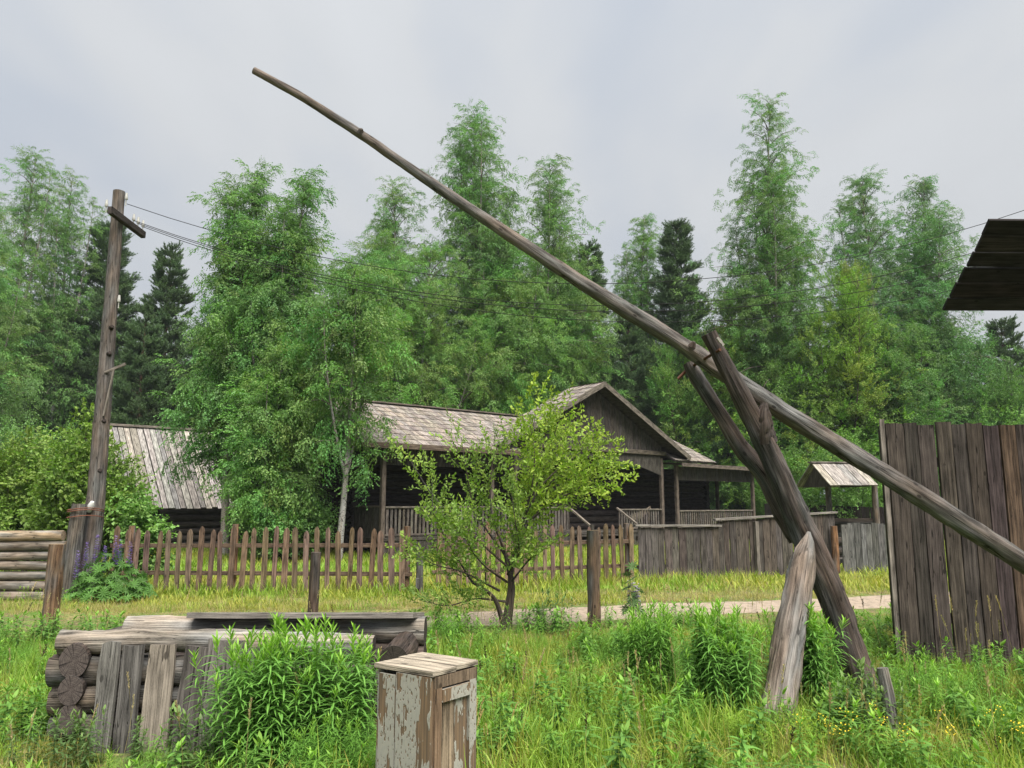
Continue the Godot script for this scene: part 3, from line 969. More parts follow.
func make_fences() -> void:
	picket_fence("brown picket fence running from the utility pole to the gap", Vector3(-7.35, 0, -14.45), Vector3(-1.88, 0, -14.45), [0.28, 2.2, 5.4], 0.196)
	picket_fence("brown picket fence behind the apple tree, ending at the grey boards", Vector3(-1.45, 0, -14.75), Vector3(2.52, 0, -16.45), [1.1, 4.25], 0.20)
	var gp := thing("gate_post", "low dark grey post in the gap between the picket fences", "post", Vector3(-1.70, 0, -14.5))
	part("shaft", beam_mesh(Vector3(0, -0.3, 0), Vector3(0, 0.74, 0), 0.12, 0.12, Color(0.12, 0.115, 0.11)), gp)
	part("block", beam_mesh(Vector3(-0.02, 0.10, 0.09), Vector3(-0.02, 0.28, 0.09), 0.16, 0.06, Color(0.14, 0.135, 0.13)), gp)
	var grey := Color(0.125, 0.108, 0.095)
	board_fence("board_fence", "low grey-brown board fence with flat cap next to the pickets", Vector3(2.66, 0, -16.55), Vector3(4.50, 0, -17.15), 1.16, 1.14, grey, 0.165, true)
	var f2 := board_fence("board_fence", "taller grey-brown board fence with rising cap behind the brace post", Vector3(4.52, 0, -17.2), Vector3(7.5, 0, -18.2), 1.27, 1.42, grey * 0.97, 0.17, true)
	part("post", beam_mesh(Vector3(0.95, -0.2, 0.08), Vector3(0.95, 1.24, 0.08), 0.10, 0.08, Color(0.24, 0.215, 0.185)), f2)
	board_fence("board_fence", "short run of wavy blue-grey slabs under the well roof", Vector3(7.75, 0, -18.4), Vector3(9.1, 0, -18.95), 1.20, 1.17, Color(0.15, 0.15, 0.142), 0.19, false, 0.03)
	var op := thing("fence_post", "orange-brown post between the grey boards and blue-grey slabs", "post", Vector3(7.42, 0, -18.02))
	part("shaft", log_mesh([Vector3(0, -0.2, 0), Vector3(0.01, 0.6, 0), Vector3(0, 1.12, 0)], [0.085, 0.08, 0.075], 12, 10, Color(0.26, 0.15, 0.085), 0.08), op)
	board_fence("board_fence", "dark board fence far behind the well roof", Vector3(12.2, 0, -37.6), Vector3(16.6, 0, -33.0), 1.7, 1.5, Color(0.05, 0.042, 0.038), 0.2, false, 0.02)
	round_post("round wooden post with pale cut top beside the apple tree", Vector3(1.09, 0, -10.58), 1.26, 0.085, Color(0.17, 0.125, 0.09), Vector3(0.0, 0, 0.02))
	round_post("brown post standing behind the middle of the log crib", Vector3(-2.79, 0, -11.1), 0.94, 0.075, Color(0.105, 0.082, 0.068), Vector3(0.02, 0, 0), Color(0.15, 0.12, 0.1))
	round_post("orange-brown post in the grass in front of the log wall", Vector3(-5.9, 0, -10.15), 1.10, 0.10, Color(0.21, 0.14, 0.09), Vector3(0.015, 0, 0))
	# log wall at the left
	var w := thing("log_wall", "low wall of seven stacked grey logs at the left edge", "wall", Vector3(-7.72, 0, -13.5))
	for k in 7:
		var r := 0.086 + rr(-0.008, 0.008)
		var y := 0.07 + k * 0.168
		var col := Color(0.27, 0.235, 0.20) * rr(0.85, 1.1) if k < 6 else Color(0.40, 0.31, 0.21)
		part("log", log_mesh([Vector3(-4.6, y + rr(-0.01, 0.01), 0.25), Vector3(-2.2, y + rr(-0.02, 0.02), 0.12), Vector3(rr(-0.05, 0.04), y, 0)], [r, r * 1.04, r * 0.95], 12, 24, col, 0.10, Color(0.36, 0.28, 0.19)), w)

# ------------------------------------------------------------------ utility pole and wires
func make_pole() -> void:
	var t := thing("utility_pole", "tall weathered wooden utility pole with one crossarm", "utility pole", Vector3(-7.52, 0, -14.0))
	part("shaft", log_mesh([Vector3(0, -0.4, 0), Vector3(0.01, 2.0, 0), Vector3(0.0, 4.5, 0), Vector3(-0.03, 7.55, 0)], [0.17, 0.152, 0.128, 0.105], 24, 110, Color(0.16, 0.142, 0.128), 0.12, Color(0.1, 0.09, 0.08)), t)
	part("crossarm", beam_mesh(Vector3(0.10, 6.98, 0.50), Vector3(0.14, 6.94, -0.72), 0.10, 0.14, Color(0.06, 0.052, 0.048)), t)
	for q in [[0.14, 7.02, -0.30], [0.15, 7.02, -0.46], [0.16, 7.02, -0.64], [-0.06, 7.05, 0.34]]:
		insulator(t, Vector3(q[0], q[1], q[2]))
	for q in [[0.13, 7.32, 0.02], [0.15, 5.30, 0.02]]:
		insulator(t, Vector3(q[0], q[1], q[2]))
	var kb := MB.new()
	for q in [[4.85, 0.4], [4.35, 0.7], [3.1, 0.2], [2.2, 0.9]]:
		tube(kb, [Vector3(0.08, q[0], 0.08), Vector3(0.115, q[0] + 0.02, 0.115)], [0.05, 0.035], 8, Color(0.04, 0.035, 0.03), 0.1)
	part("knots", kb.mesh(M.wood), t)
	part("bracket", beam_mesh(Vector3(0.05, 4.0, 0.12), Vector3(0.42, 4.16, 0.12), 0.03, 0.05, Color(0.25, 0.22, 0.19)), t)
	part("bracket", beam_mesh(Vector3(0.10, 3.2, 0.13), Vector3(0.22, 4.06, 0.13), 0.025, 0.03, Color(0.25, 0.22, 0.19)), t)
	var wb := MB.new()
	for y in [1.50, 1.53, 1.40]:
		var ring := []
		for k in 17:
			var an := TAU * k / 16.0
			ring.append(Vector3(-0.06 + cos(an) * 0.26, y + 0.02 * sin(an * 2), 0.16 + sin(an) * 0.36))
		tube(wb, ring, spread(0.009, 17), 5, Color(0.16, 0.07, 0.045))
	part("wire_binding", wb.mesh(M.rusty_metal), t)
	var ib := MB.new()
	tube(ib, [Vector3(0.0, 1.50, 0.18), Vector3(0.06, 1.58, 0.22), Vector3(0.09, 1.66, 0.24)], [0.05, 0.06, 0.03], 10, Color(0.55, 0.55, 0.53))
	part("insulator", ib.mesh(M.porcelain), t)
	var s := thing("stub_post", "thick grey stub post bound by wire to the utility pole", "post", Vector3(-7.62, 0, -13.62))
	part("shaft", log_mesh([Vector3(-0.04, -0.3, 0), Vector3(0, 0.8, 0), Vector3(0.03, 1.62, -0.02)], [0.135, 0.13, 0.125], 14, 20, Color(0.165, 0.155, 0.14), 0.10), s)
	var labels := ["topmost thin black power line crossing in front of the birches", "second highest thin power line crossing in front of the birches", "third highest thin power line crossing in front of the birches", "lowest thin power line sagging across the trees"]
	var starts := [Vector3(-7.38, 7.30, -14.0), Vector3(-7.38, 7.08, -14.30), Vector3(-7.37, 7.08, -14.46), Vector3(-7.36, 7.08, -14.64)]
	var ends := [Vector3(12.5, 8.3, -14.4), Vector3(12.5, 7.75, -14.5), Vector3(12.5, 7.35, -14.6), Vector3(12.5, 6.9, -14.7)]
	for k in 4:
		var ps := []
		for q in 25:
			var f := q / 24.0
			ps.append(starts[k].lerp(ends[k], f) - Vector3.UP * [2.0, 2.0, 1.9, 1.85][k] * 4.0 * f * (1.0 - f))
		var mb := MB.new()
		tube(mb, ps, spread(0.0065, 25), 6, Color(0.3, 0.3, 0.3))
		tag(part("power_line", mb.mesh(M.wire)), labels[k], "cable", "power lines from the pole")

func spread(r: float, n: int) -> Array:
	var a := []
	for k in n: a.append(r)
	return a

func insulator(parent: Node, at: Vector3) -> void:
	var mb := MB.new()
	tube(mb, [at + Vector3(0, -0.06, 0), at + Vector3(0, 0.06, 0), at + Vector3(0, 0.065, 0), at + Vector3(0, 0.12, 0), at + Vector3(0, 0.13, 0), at + Vector3(0, 0.19, 0)], [0.010, 0.010, 0.032, 0.028, 0.024, 0.018], 10, Color(0.36, 0.36, 0.34))
	part("insulator", mb.mesh(M.porcelain), parent)

# ------------------------------------------------------------------ foreground crib and cabinet
func make_crib() -> void:
	var t := thing("log_crib", "low weathered log crib with upright slabs leaning on its front", "log crib", Vector3(-2.0, 0, -5.8))
	var o := -t.position
	var pale := Color(0.31, 0.28, 0.24); var grey := Color(0.135, 0.118, 0.10); var dk := Color(0.075, 0.062, 0.055)  # lower front logs are toned darker to paint in their deep shade
	# front wall (logs run across), back wall, left and right walls (logs run away), notched over one another
	for k in 4:
		var y := 0.10 + k * 0.185
		var top := k == 3
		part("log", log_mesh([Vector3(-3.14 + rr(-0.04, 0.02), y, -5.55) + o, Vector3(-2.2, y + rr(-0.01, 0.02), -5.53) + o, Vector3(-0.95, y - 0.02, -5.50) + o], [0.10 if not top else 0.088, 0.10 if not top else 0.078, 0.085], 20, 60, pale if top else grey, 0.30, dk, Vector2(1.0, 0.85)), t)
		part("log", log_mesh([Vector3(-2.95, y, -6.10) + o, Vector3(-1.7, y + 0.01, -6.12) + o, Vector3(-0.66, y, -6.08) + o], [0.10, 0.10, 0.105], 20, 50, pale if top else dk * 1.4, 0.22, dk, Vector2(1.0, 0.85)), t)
	for k in 3:
		var y := 0.19 + k * 0.185
		part("log", log_mesh([Vector3(-2.95, y, -5.38 + rr(-0.03, 0.03)) + o, Vector3(-3.05, y, -5.8) + o, Vector3(-3.02, y, -6.3) + o], [0.10 if k == 2 else 0.085, 0.10, 0.10], 24, 20, dk * 1.3, 0.06, dk * 1.5, Vector2(1.12, 0.9)), t)
		part("log", log_mesh([Vector3(-0.80, y, -5.42) + o, Vector3(-0.80, y, -5.8) + o, Vector3(-0.80, y, -6.3) + o], [0.10, 0.10, 0.10], 14, 20, dk * 1.3, 0.10, dk * 0.7), t)
	# a split slab lying on the back wall
	part("split_slab", board_mesh(0.17, 1.72, 0.04, Color(0.25, 0.23, 0.205), 0.035, 0.05, Transform3D(Basis.from_euler(Vector3(0, 0, -PI / 2)) * Basis.from_euler(Vector3(0, PI / 2 - 0.12, 0)), Vector3(-2.43, 0.775, -6.02) + o)), t)
	var px := [[-2.73, 0.125, 0.66, 0.0, Color(0.20, 0.195, 0.18)], [-2.56, 0.135, 0.64, 0.03, Color(0.14, 0.13, 0.125)], [-2.37, 0.17, 0.65, 0.0, Color(0.27, 0.235, 0.195)], [-2.17, 0.16, 0.63, -0.04, Color(0.125, 0.11, 0.105)], [-1.96, 0.24, 0.67, -0.02, Color(0.185, 0.172, 0.16)], [-1.70, 0.16, 0.62, 0.02, Color(0.16, 0.15, 0.14)]]
	for q in px:
		part("slab", board_mesh(q[1], q[2] + 0.08, 0.035, q[4], 0.008, 0.012, Transform3D(Basis.from_euler(Vector3(-0.09, rr(-0.08, 0.08), q[3])), Vector3(q[0], -0.06, -5.375) + o)), t)
	# painted bedside cabinet, one door hanging open
	var c := thing("painted_cabinet", "small old cabinet with flaking grey paint in the weeds", "cabinet", Vector3(-0.394, 0, -3.96))
	var fx := Vector3(-0.33, 0, -0.23).normalized()   # along the left face
	var fz := Vector3(0.24, 0, -0.32).normalized()    # along the right face
	var L := 0.37; var R := 0.335
	part("side_panel", slab_mesh(Vector3.ZERO, fx, L * 0.62, 0.0, 0.76, 0.02, M.flaking_paint, Vector2(0.1, 0.2)), c)
	part("side_panel", slab_mesh(fx * L * 0.64 - Vector3(0, 0, 0.0), fx, L * 0.30, 0.0, 0.745, 0.02, M.flaking_paint, Vector2(0.6, 0.33)), c)
	part("back_panel", slab_mesh(fx * L + fz * 0.012, fz, R - 0.02, 0.0, 0.76, 0.02, M.flaking_paint, Vector2(0.4, 0.0)), c)
	part("back_panel", slab_mesh(fz * R - fx * -0.012, fx, L - 0.02, 0.0, 0.76, 0.02, M.flaking_paint, Vector2(0.3, 0.7)), c)
	part("frame_rail", slab_mesh(fz * 0.012 - fx * 0.0, fz, R - 0.012, 0.705, 0.76, 0.024, M.wood, Vector2(0.2, 0.2), Color(0.22, 0.165, 0.12)), c)
	part("frame_stile", slab_mesh(fz * 0.012, fz, 0.05, 0.0, 0.705, 0.024, M.wood, Vector2(0.5, 0.2), Color(0.22, 0.15, 0.10)), c)
	part("frame_stile", slab_mesh(fz * (R - 0.06), fz, 0.055, 0.0, 0.705, 0.026, M.flaking_paint, Vector2(0.15, 0.62)), c)
	var q0 := fz * 0.06 - fx * 0.008
	part("door_rail", slab_mesh(q0, fz, R - 0.125, 0.635, 0.695, 0.028, M.flaking_paint, Vector2(0.12, 0.63)), c)
	part("door_rail", slab_mesh(q0, fz, R - 0.125, 0.02, 0.10, 0.028, M.flaking_paint, Vector2(0.6, 0.1)), c)
	part("door_panel", slab_mesh(q0 + fx * 0.012, fz, (R - 0.13) * 0.52, 0.10, 0.635, 0.015, M.wood, Vector2(0.7, 0.1), Color(0.34, 0.265, 0.185)), c)
	part("door_panel", slab_mesh(q0 + fx * 0.014 + fz * (R - 0.13) * 0.54, fz, (R - 0.13) * 0.46, 0.10, 0.635, 0.015, M.flaking_paint, Vector2(0.0, 0.45)), c)
	# top of two boards, slightly overhanging and warped
	for k in 2:
		var mb := MB.new()
		var w := R / 2 + 0.005
		var base := fz * (-0.008 + k * (w + 0.004)) - fx * 0.012
		var a := base + Vector3(0, 0.765 + 0.004 * k, 0)
		var pts := [a, a + fx * (L + 0.03), a + fx * (L + 0.02) + fz * w, a + fz * w]
		var ts := [Vector2(0.1 + k, 0), Vector2(0.1 + k, 0.3), Vector2(0.5 + k, 0.3), Vector2(0.5 + k, 0)]
		var up := Vector3(0, 0.024, 0)
		var col := Color(0.46, 0.40, 0.32)
		mb.flat([pts[0] + up, pts[1] + up, pts[2] + up, pts[3] + up], ts, col, Vector3.UP)
		mb.flat(pts, ts, col, Vector3.DOWN)
		for e in 4:
			var p: Vector3 = pts[e]; var p2: Vector3 = pts[(e + 1) % 4]
			mb.flat([p, p2, p2 + up, p + up], [Vector2(0, 0), Vector2(0, 0.3), Vector2(0.05, 0.3), Vector2(0.05, 0)], col * 0.8, (p + p2) * 0.5 - (pts[0] + pts[2]) * 0.5)
		part("top_board", mb.mesh(M.wood), c)

# an upright panel whose front edge runs from a along d
func slab_mesh(a: Vector3, d: Vector3, ln: float, y0: float, y1: float, t: float, m: Material, uo: Vector2, col := Color.WHITE) -> ArrayMesh:
	var mb := MB.new()
	var b := Basis(d, Vector3.UP, d.cross(Vector3.UP))
	outline(mb, Transform3D(b, a + Vector3(0, y0, 0)), PackedVector2Array([Vector2(0, 0), Vector2(ln, 0), Vector2(ln, y1 - y0), Vector2(0, y1 - y0)]), t, col, uo)
	return mb.mesh(m)

# ------------------------------------------------------------------ buildings
# overlapping wooden shingles on a slope: from eave corner e0 along d (length ln), up the slope by s (vector)
func shingles(mb: MB, e0: Vector3, d: Vector3, ln: float, s: Vector3, rows: int, w: float, col: Color) -> void:
	var nrm := d.cross(s).normalized()
	if nrm.y < 0: nrm = -nrm
	var su := s / rows
	for r in rows:
		var x := -w * (0.5 if r % 2 else 0.0)
		while x < ln:
			var ww := w * rr(0.8, 1.2)
			var x0 := maxf(x, 0.0); var x1 := minf(x + ww - 0.012, ln)
			if x1 - x0 > 0.02:
				var lift := rr(0.018, 0.035)
				var drop := rr(0.0, 0.06)
				var a := e0 + d * x0 + su * (r - drop) + nrm * lift
				var b := e0 + d * x1 + su * (r - drop) + nrm * (lift + rr(-0.006, 0.006))
				var c := e0 + d * x1 + su * (r + 1.12) + nrm * 0.006
				var e := e0 + d * x0 + su * (r + 1.12) + nrm * 0.006
				var uo := Vector2(rg.randf(), rg.randf())
				var cc := vary(col, 0.28)
				mb.flat([a, b, c, e], [uo, uo + Vector2(ww * 2, 0), uo + Vector2(ww * 2, 0.35), uo + Vector2(0, 0.35)], cc, nrm)
				var dn := nrm * 0.022
				mb.flat([a, b, b - dn, a - dn], [uo, uo + Vector2(ww * 2, 0), uo + Vector2(ww * 2, 0.02), uo + Vector2(0, 0.02)], cc, -s)
			x += ww

func slab_roof(parent: Node, called: String, e0: Vector3, d: Vector3, ln: float, s: Vector3, t: float, col: Color) -> MeshInstance3D:
	var nrm := d.cross(s).normalized()
	if nrm.y < 0: nrm = -nrm
	var mb := MB.new()
	var a := e0; var b := e0 + d * ln; var c := b + s; var e := e0 + s
	var dn := nrm * -t
	var q := s.length()
	mb.flat([a, b, c, e], [Vector2(0, 0), Vector2(0, ln / 1.5), Vector2(q * 2, ln / 1.5), Vector2(q * 2, 0)], col, nrm)
	mb.flat([a + dn, b + dn, c + dn, e + dn], [Vector2(0, 0), Vector2(0, ln / 1.5), Vector2(q * 2, ln / 1.5), Vector2(q * 2, 0)], col, -nrm)
	var ps := [a, b, c, e]
	var mid := (a + c) * 0.5
	for k in 4:
		var p: Vector3 = ps[k]; var p2: Vector3 = ps[(k + 1) % 4]
		mb.flat([p, p2, p2 + dn, p + dn], [Vector2(0, 0), Vector2(0, 1), Vector2(t * 2, 1), Vector2(t * 2, 0)], col, (p + p2) * 0.5 - mid)
	return part(called, mb.mesh(M.wood), parent)

func railing(parent: Node, a: Vector3, b: Vector3, y0: float, y1: float, col: Color) -> void:
	var r := part("railing", beam_mesh(Vector3(a.x, y1, a.z), Vector3(b.x, y1, b.z), 0.10, 0.06, col * 1.25), parent)
	part("bottom_rail", beam_mesh(Vector3(a.x, y0, a.z), Vector3(b.x, y0, b.z), 0.06, 0.06, col), r)
	var mb := MB.new()
	var d := (b - a)
	d.y = 0
	var ln := d.length()
	d = d.normalized()
	var x := 0.08
	while x < ln - 0.04:
		var at := Vector3(a.x, 0, a.z) + d * x
		board(mb, Transform3D(Basis(d, Vector3.UP, d.cross(Vector3.UP)), at + Vector3(0, y0, 0)), 0.082, y1 - y0 - 0.02, 0.022, vary(col, 0.2), 0.002)
		x += 0.15
	part("balusters", mb.mesh(M.wood), r, "stuff")

func make_house() -> void:
	var t := thing("log_house", "long dark log house with porch, front gable and shingled roof", "house", Vector3(-4.0, 0, -24.0), deg_to_rad(40.0))
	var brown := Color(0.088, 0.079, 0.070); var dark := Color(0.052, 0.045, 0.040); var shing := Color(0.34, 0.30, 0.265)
	# log walls of the body, set back behind the porch; dark stain deepened to paint in porch shade
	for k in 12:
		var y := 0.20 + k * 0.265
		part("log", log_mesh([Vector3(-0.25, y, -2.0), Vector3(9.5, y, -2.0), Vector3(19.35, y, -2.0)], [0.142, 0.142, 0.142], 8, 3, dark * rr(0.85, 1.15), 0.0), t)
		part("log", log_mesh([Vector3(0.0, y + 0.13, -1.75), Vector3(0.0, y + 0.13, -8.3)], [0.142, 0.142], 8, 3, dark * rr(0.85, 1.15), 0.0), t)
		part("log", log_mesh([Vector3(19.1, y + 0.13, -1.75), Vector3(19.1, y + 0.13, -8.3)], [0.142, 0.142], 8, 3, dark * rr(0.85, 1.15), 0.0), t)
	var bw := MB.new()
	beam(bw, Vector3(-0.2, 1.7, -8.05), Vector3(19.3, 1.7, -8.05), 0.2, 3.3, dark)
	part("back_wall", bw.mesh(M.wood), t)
	# floor deck and skirting
	var db := MB.new()
	beam(db, Vector3(-0.15, 0.55, -1.0), Vector3(20.5, 0.55, -1.0), 2.2, 0.10, brown)
	part("porch_floor", db.mesh(M.wood), t)
	var kb := MB.new()
	var x := 0.0
	while x < 20.3:
		if x < 8.0 or x > 10.6:
			board(kb, Transform3D(Basis.IDENTITY, Vector3(x + 0.08, -0.05, 0.06)), 0.15, 0.56, 0.025, vary(brown, 0.2), 0.003)
		x += 0.16
	part("skirting_boards", kb.mesh(M.wood), t, "stuff")
	# posts
	for q in [[0.0, 3.42], [4.3, 3.42], [5.35, 3.5], [13.45, 3.55], [14.45, 3.3], [20.2, 3.05]]:
		part("post", beam_mesh(Vector3(q[0], 0.0, 0.0), Vector3(q[0], q[1], 0.0), 0.15, 0.15, Color(0.17, 0.14, 0.115)), t)
	part("post", beam_mesh(Vector3(20.2, 0.0, -2.0), Vector3(20.2, 3.1, -2.0), 0.15, 0.15, Color(0.13, 0.11, 0.09)), t)
	# boarded bands under the eaves
	var eb := MB.new()
	var xx := 0.09
	while xx < 5.2:
		board(eb, Transform3D(Basis.IDENTITY, Vector3(xx + 0.09, 2.84, 0.02)), 0.18, 0.58, 0.025, vary(brown * 1.1, 0.15), 0.002)
		xx += 0.185
	var zz := 0.09
	while zz < 1.9:
		board(eb, Transform3D(Basis(Vector3(0, 0, -1), Vector3.UP, Vector3(1, 0, 0)), Vector3(-0.02, 2.84, -zz - 0.09)), 0.18, 0.58, 0.025, vary(brown * 1.3, 0.15), 0.002)
		zz += 0.185
	part("eave_boards", eb.mesh(M.wood), t, "stuff")
	# solid parapet on the left end, open railings along the front
	var pb := MB.new()
	zz = 0.09
	while zz < 1.9:
		board(pb, Transform3D(Basis(Vector3(0, 0, -1), Vector3.UP, Vector3(1, 0, 0)), Vector3(0.0, 0.45, -zz - 0.09)), 0.18, 1.08, 0.025, vary(brown * 1.5, 0.15), 0.002)
		zz += 0.185
	part("parapet_boards", pb.mesh(M.wood), t, "stuff")
	part("parapet_rail", beam_mesh(Vector3(0, 1.55, 0), Vector3(0, 1.55, -2), 0.09, 0.06, Color(0.2, 0.17, 0.14)), t)
	var rl := Color(0.165, 0.145, 0.125)
	railing(t, Vector3(0.1, 0, 0.0), Vector3(4.2, 0, 0.0), 0.68, 1.53, rl)
	railing(t, Vector3(4.4, 0, 0.0), Vector3(8.0, 0, 0.0), 0.68, 1.50, rl)
	railing(t, Vector3(10.7, 0, 0.0), Vector3(13.35, 0, 0.0), 0.68, 1.42, rl)
	railing(t, Vector3(14.5, 0, 0.0), Vector3(20.1, 0, 0.0), 0.68, 1.35, rl)
	# steps with sloping handrails
	for k in 3:
		part("step", beam_mesh(Vector3(8.1, 0.12 + 0.17 * k, 0.95 - 0.30 * k), Vector3(10.6, 0.12 + 0.17 * k, 0.95 - 0.30 * k), 0.30, 0.07, brown), t)
	for sx in [8.05, 10.65]:
		part("handrail", beam_mesh(Vector3(sx, 1.48, 0.0), Vector3(sx, 0.80, 1.15), 0.09, 0.07, Color(0.24, 0.21, 0.175)), t)
		part("newel", beam_mesh(Vector3(sx, -0.1, 1.15), Vector3(sx, 0.9, 1.15), 0.11, 0.11, brown), t)
	# main roof: front and back slopes, ridge parallel to the front
	var e0 := Vector3(-1.1, 3.46, 0.55); var up := Vector3(0, 1.72, -3.55)
	var lift := Vector3(0, 1.72, -3.55) * 0.18
	slab_roof(t, "roof", e0, Vector3.RIGHT, 6.3, up, 0.07, brown)
	slab_roof(t, "roof", e0 + Vector3(6.3, 0, 0) + lift, Vector3.RIGHT, 8.5, up - lift, 0.07, brown)
	slab_roof(t, "roof", e0 + Vector3(14.8, 0, 0), Vector3.RIGHT, 2.9, up, 0.07, brown)
	slab_roof(t, "roof", e0 + up, Vector3.RIGHT, 17.7, Vector3(0, -1.9, -5.6), 0.07, brown)
	var sb := MB.new()
	shingles(sb, e0 + Vector3(0, 0.004, 0), Vector3.RIGHT, 6.3, up, 9, 0.17, shing)
	shingles(sb, e0 + Vector3(6.3, 0.004, 0) + lift, Vector3.RIGHT, 8.5, up - lift, 7, 0.17, shing)
	shingles(sb, e0 + Vector3(14.8, 0.004, 0), Vector3.RIGHT, 2.9, up, 9, 0.17, shing)
	part("shingles", sb.mesh(M.wood), t, "stuff")
	part("ridge_board", beam_mesh(e0 + up + Vector3(-0.05, 0.05, 0.05), e0 + up + Vector3(17.75, 0.05, 0.05), 0.18, 0.05, Color(0.2, 0.17, 0.145)), t)
	part("eave_fascia", beam_mesh(e0 + Vector3(0, -0.06, 0.03), e0 + Vector3(6.2, -0.06, 0.03), 0.04, 0.17, Color(0.15, 0.115, 0.09)), t)
	# the left gable end of the main roof, boarded
	var lg := MB.new()
	outline(lg, Transform3D(Basis(Vector3(0, 0, -1), Vector3.UP, Vector3(1, 0, 0)), Vector3(0.02, 3.30, 0)), PackedVector2Array([Vector2(0.1, 0.05), Vector2(8.0, 0.05), Vector2(3.0, 1.72)]), 0.05, brown)
	part("side_gable", lg.mesh(M.wood), t)
	# front gable: apex above the steps
	var ax := 9.4; var ay := 6.32; var hw := 5.25; var ey := 3.62
	var sl := (ay - ey) / hw
	var gb := MB.new()
	var gx := 5.40
	while gx < 13.38:
		var w := 0.165
		var y0 := 3.84
		var ya := ay - 0.16 - sl * absf(gx - ax); var yb := ay - 0.16 - sl * absf(gx + w - ax)
		var cc := vary(brown * 1.05, 0.16)
		outline(gb, Transform3D(Basis.IDENTITY, Vector3(gx, 0, 0.02 + rr(-0.006, 0.006))), PackedVector2Array([Vector2(0.004, y0), Vector2(w - 0.004, y0), Vector2(w - 0.004, yb), Vector2(0.004, ya)]), 0.025, cc, Vector2(rg.randf(), rg.randf()))
		gx += w
	part("gable_boards", gb.mesh(M.wood), t, "stuff")
	part("gable_beam", beam_mesh(Vector3(5.15, 3.75, 0.06), Vector3(13.65, 3.75, 0.06), 0.20, 0.18, Color(0.155, 0.13, 0.105)), t)
	for side in [-1.0, 1.0]:
		var am := MB.new()
		var pl := PackedVector2Array()
		pl.append(Vector2(0.06, 3.64)); pl.append(Vector2(3.98, 3.64))
		for k in 8:
			var f := 1.0 - k / 7.0
			pl.append(Vector2(0.06 + 3.92 * f, 3.42 - 0.60 * f * f))
		outline(am, Transform3D(Basis(Vector3(side, 0, 0), Vector3.UP, Vector3(0, 0, 1)), Vector3(ax, 0, 0.03)), pl, 0.03, brown * 1.1, Vector2(0.3, 0.2))
		part("arch_panel", am.mesh(M.wood), t)
		var ap := Vector3(ax, ay, 0.62)
		var d := Vector3(side * hw, -(ay - ey), 0)
		slab_roof(t, "gable_roof", ap, Vector3(0, 0, -1), 1.9, d, 0.08, Color(0.09, 0.075, 0.062))
		var gs := MB.new()
		shingles(gs, ap + d + Vector3(0, 0.005, 0), Vector3(0, 0, -1), 1.9, -d, 12, 0.18, shing)
		part("shingles", gs.mesh(M.wood), t, "stuff")
		part("verge_board", beam_mesh(ap + Vector3(0, -0.06, 0.02), ap + d + Vector3(0, -0.06, 0.02), 0.04, 0.20, Color(0.19, 0.165, 0.14)), t)
	var gk := MB.new()
	outline(gk, Transform3D(Basis.IDENTITY, Vector3(ax, 0, -1.15)), PackedVector2Array([Vector2(-hw + 0.4, ey + 0.05), Vector2(hw - 0.4, ey + 0.05), Vector2(0, ay - 0.14)]), 0.03, brown)
	part("gable_back", gk.mesh(M.wood), t)
	# side verandah, flat lean-to roof
	slab_roof(t, "verandah_roof", Vector3(14.2, 3.36, 0.5), Vector3.RIGHT, 6.5, Vector3(0, 0.25, -3.0), 0.09, Color(0.15, 0.13, 0.11))
	part("verandah_fascia", beam_mesh(Vector3(14.2, 3.30, 0.53), Vector3(20.7, 3.24, 0.53), 0.04, 0.16, Color(0.17, 0.145, 0.12)), t)
	var vb := MB.new()
	var vx := 14.5
	while vx < 20.1:
		board(vb, Transform3D(Basis.IDENTITY, Vector3(vx + 0.09, 2.66, 0.02)), 0.18, 0.58, 0.025, vary(brown, 0.15), 0.002)
		vx += 0.185
	part("verandah_band", vb.mesh(M.wood), t, "stuff")
	# front door and one window deep in the porch
	var dm := MB.new()
	outline(dm, Transform3D(Basis.IDENTITY, Vector3(9.3, 0.62, -1.82)), PackedVector2Array([Vector2(-0.48, 0), Vector2(0.48, 0), Vector2(0.48, 1.95), Vector2(-0.48, 1.95)]), 0.06, Color(0.12, 0.10, 0.085))
	part("door", dm.mesh(M.wood), t)
	# loose boards left on the porch
	var lp := thing("board_pile", "few pale loose boards piled on the gable porch floor", "boards", Vector3(5.55, 0.6, -32.4), deg_to_rad(40.0))
	for k in 4:
		part("plank", board_mesh(0.14, 1.2, 0.03, Color(0.3, 0.25, 0.19) * rr(0.8, 1.1), 0.004, 0.0, Transform3D(Basis.from_euler(Vector3(0, 0.1, -1.1 - 0.08 * k)), Vector3(-0.6, 0.35 + 0.05 * k, -0.1 * k))), lp)

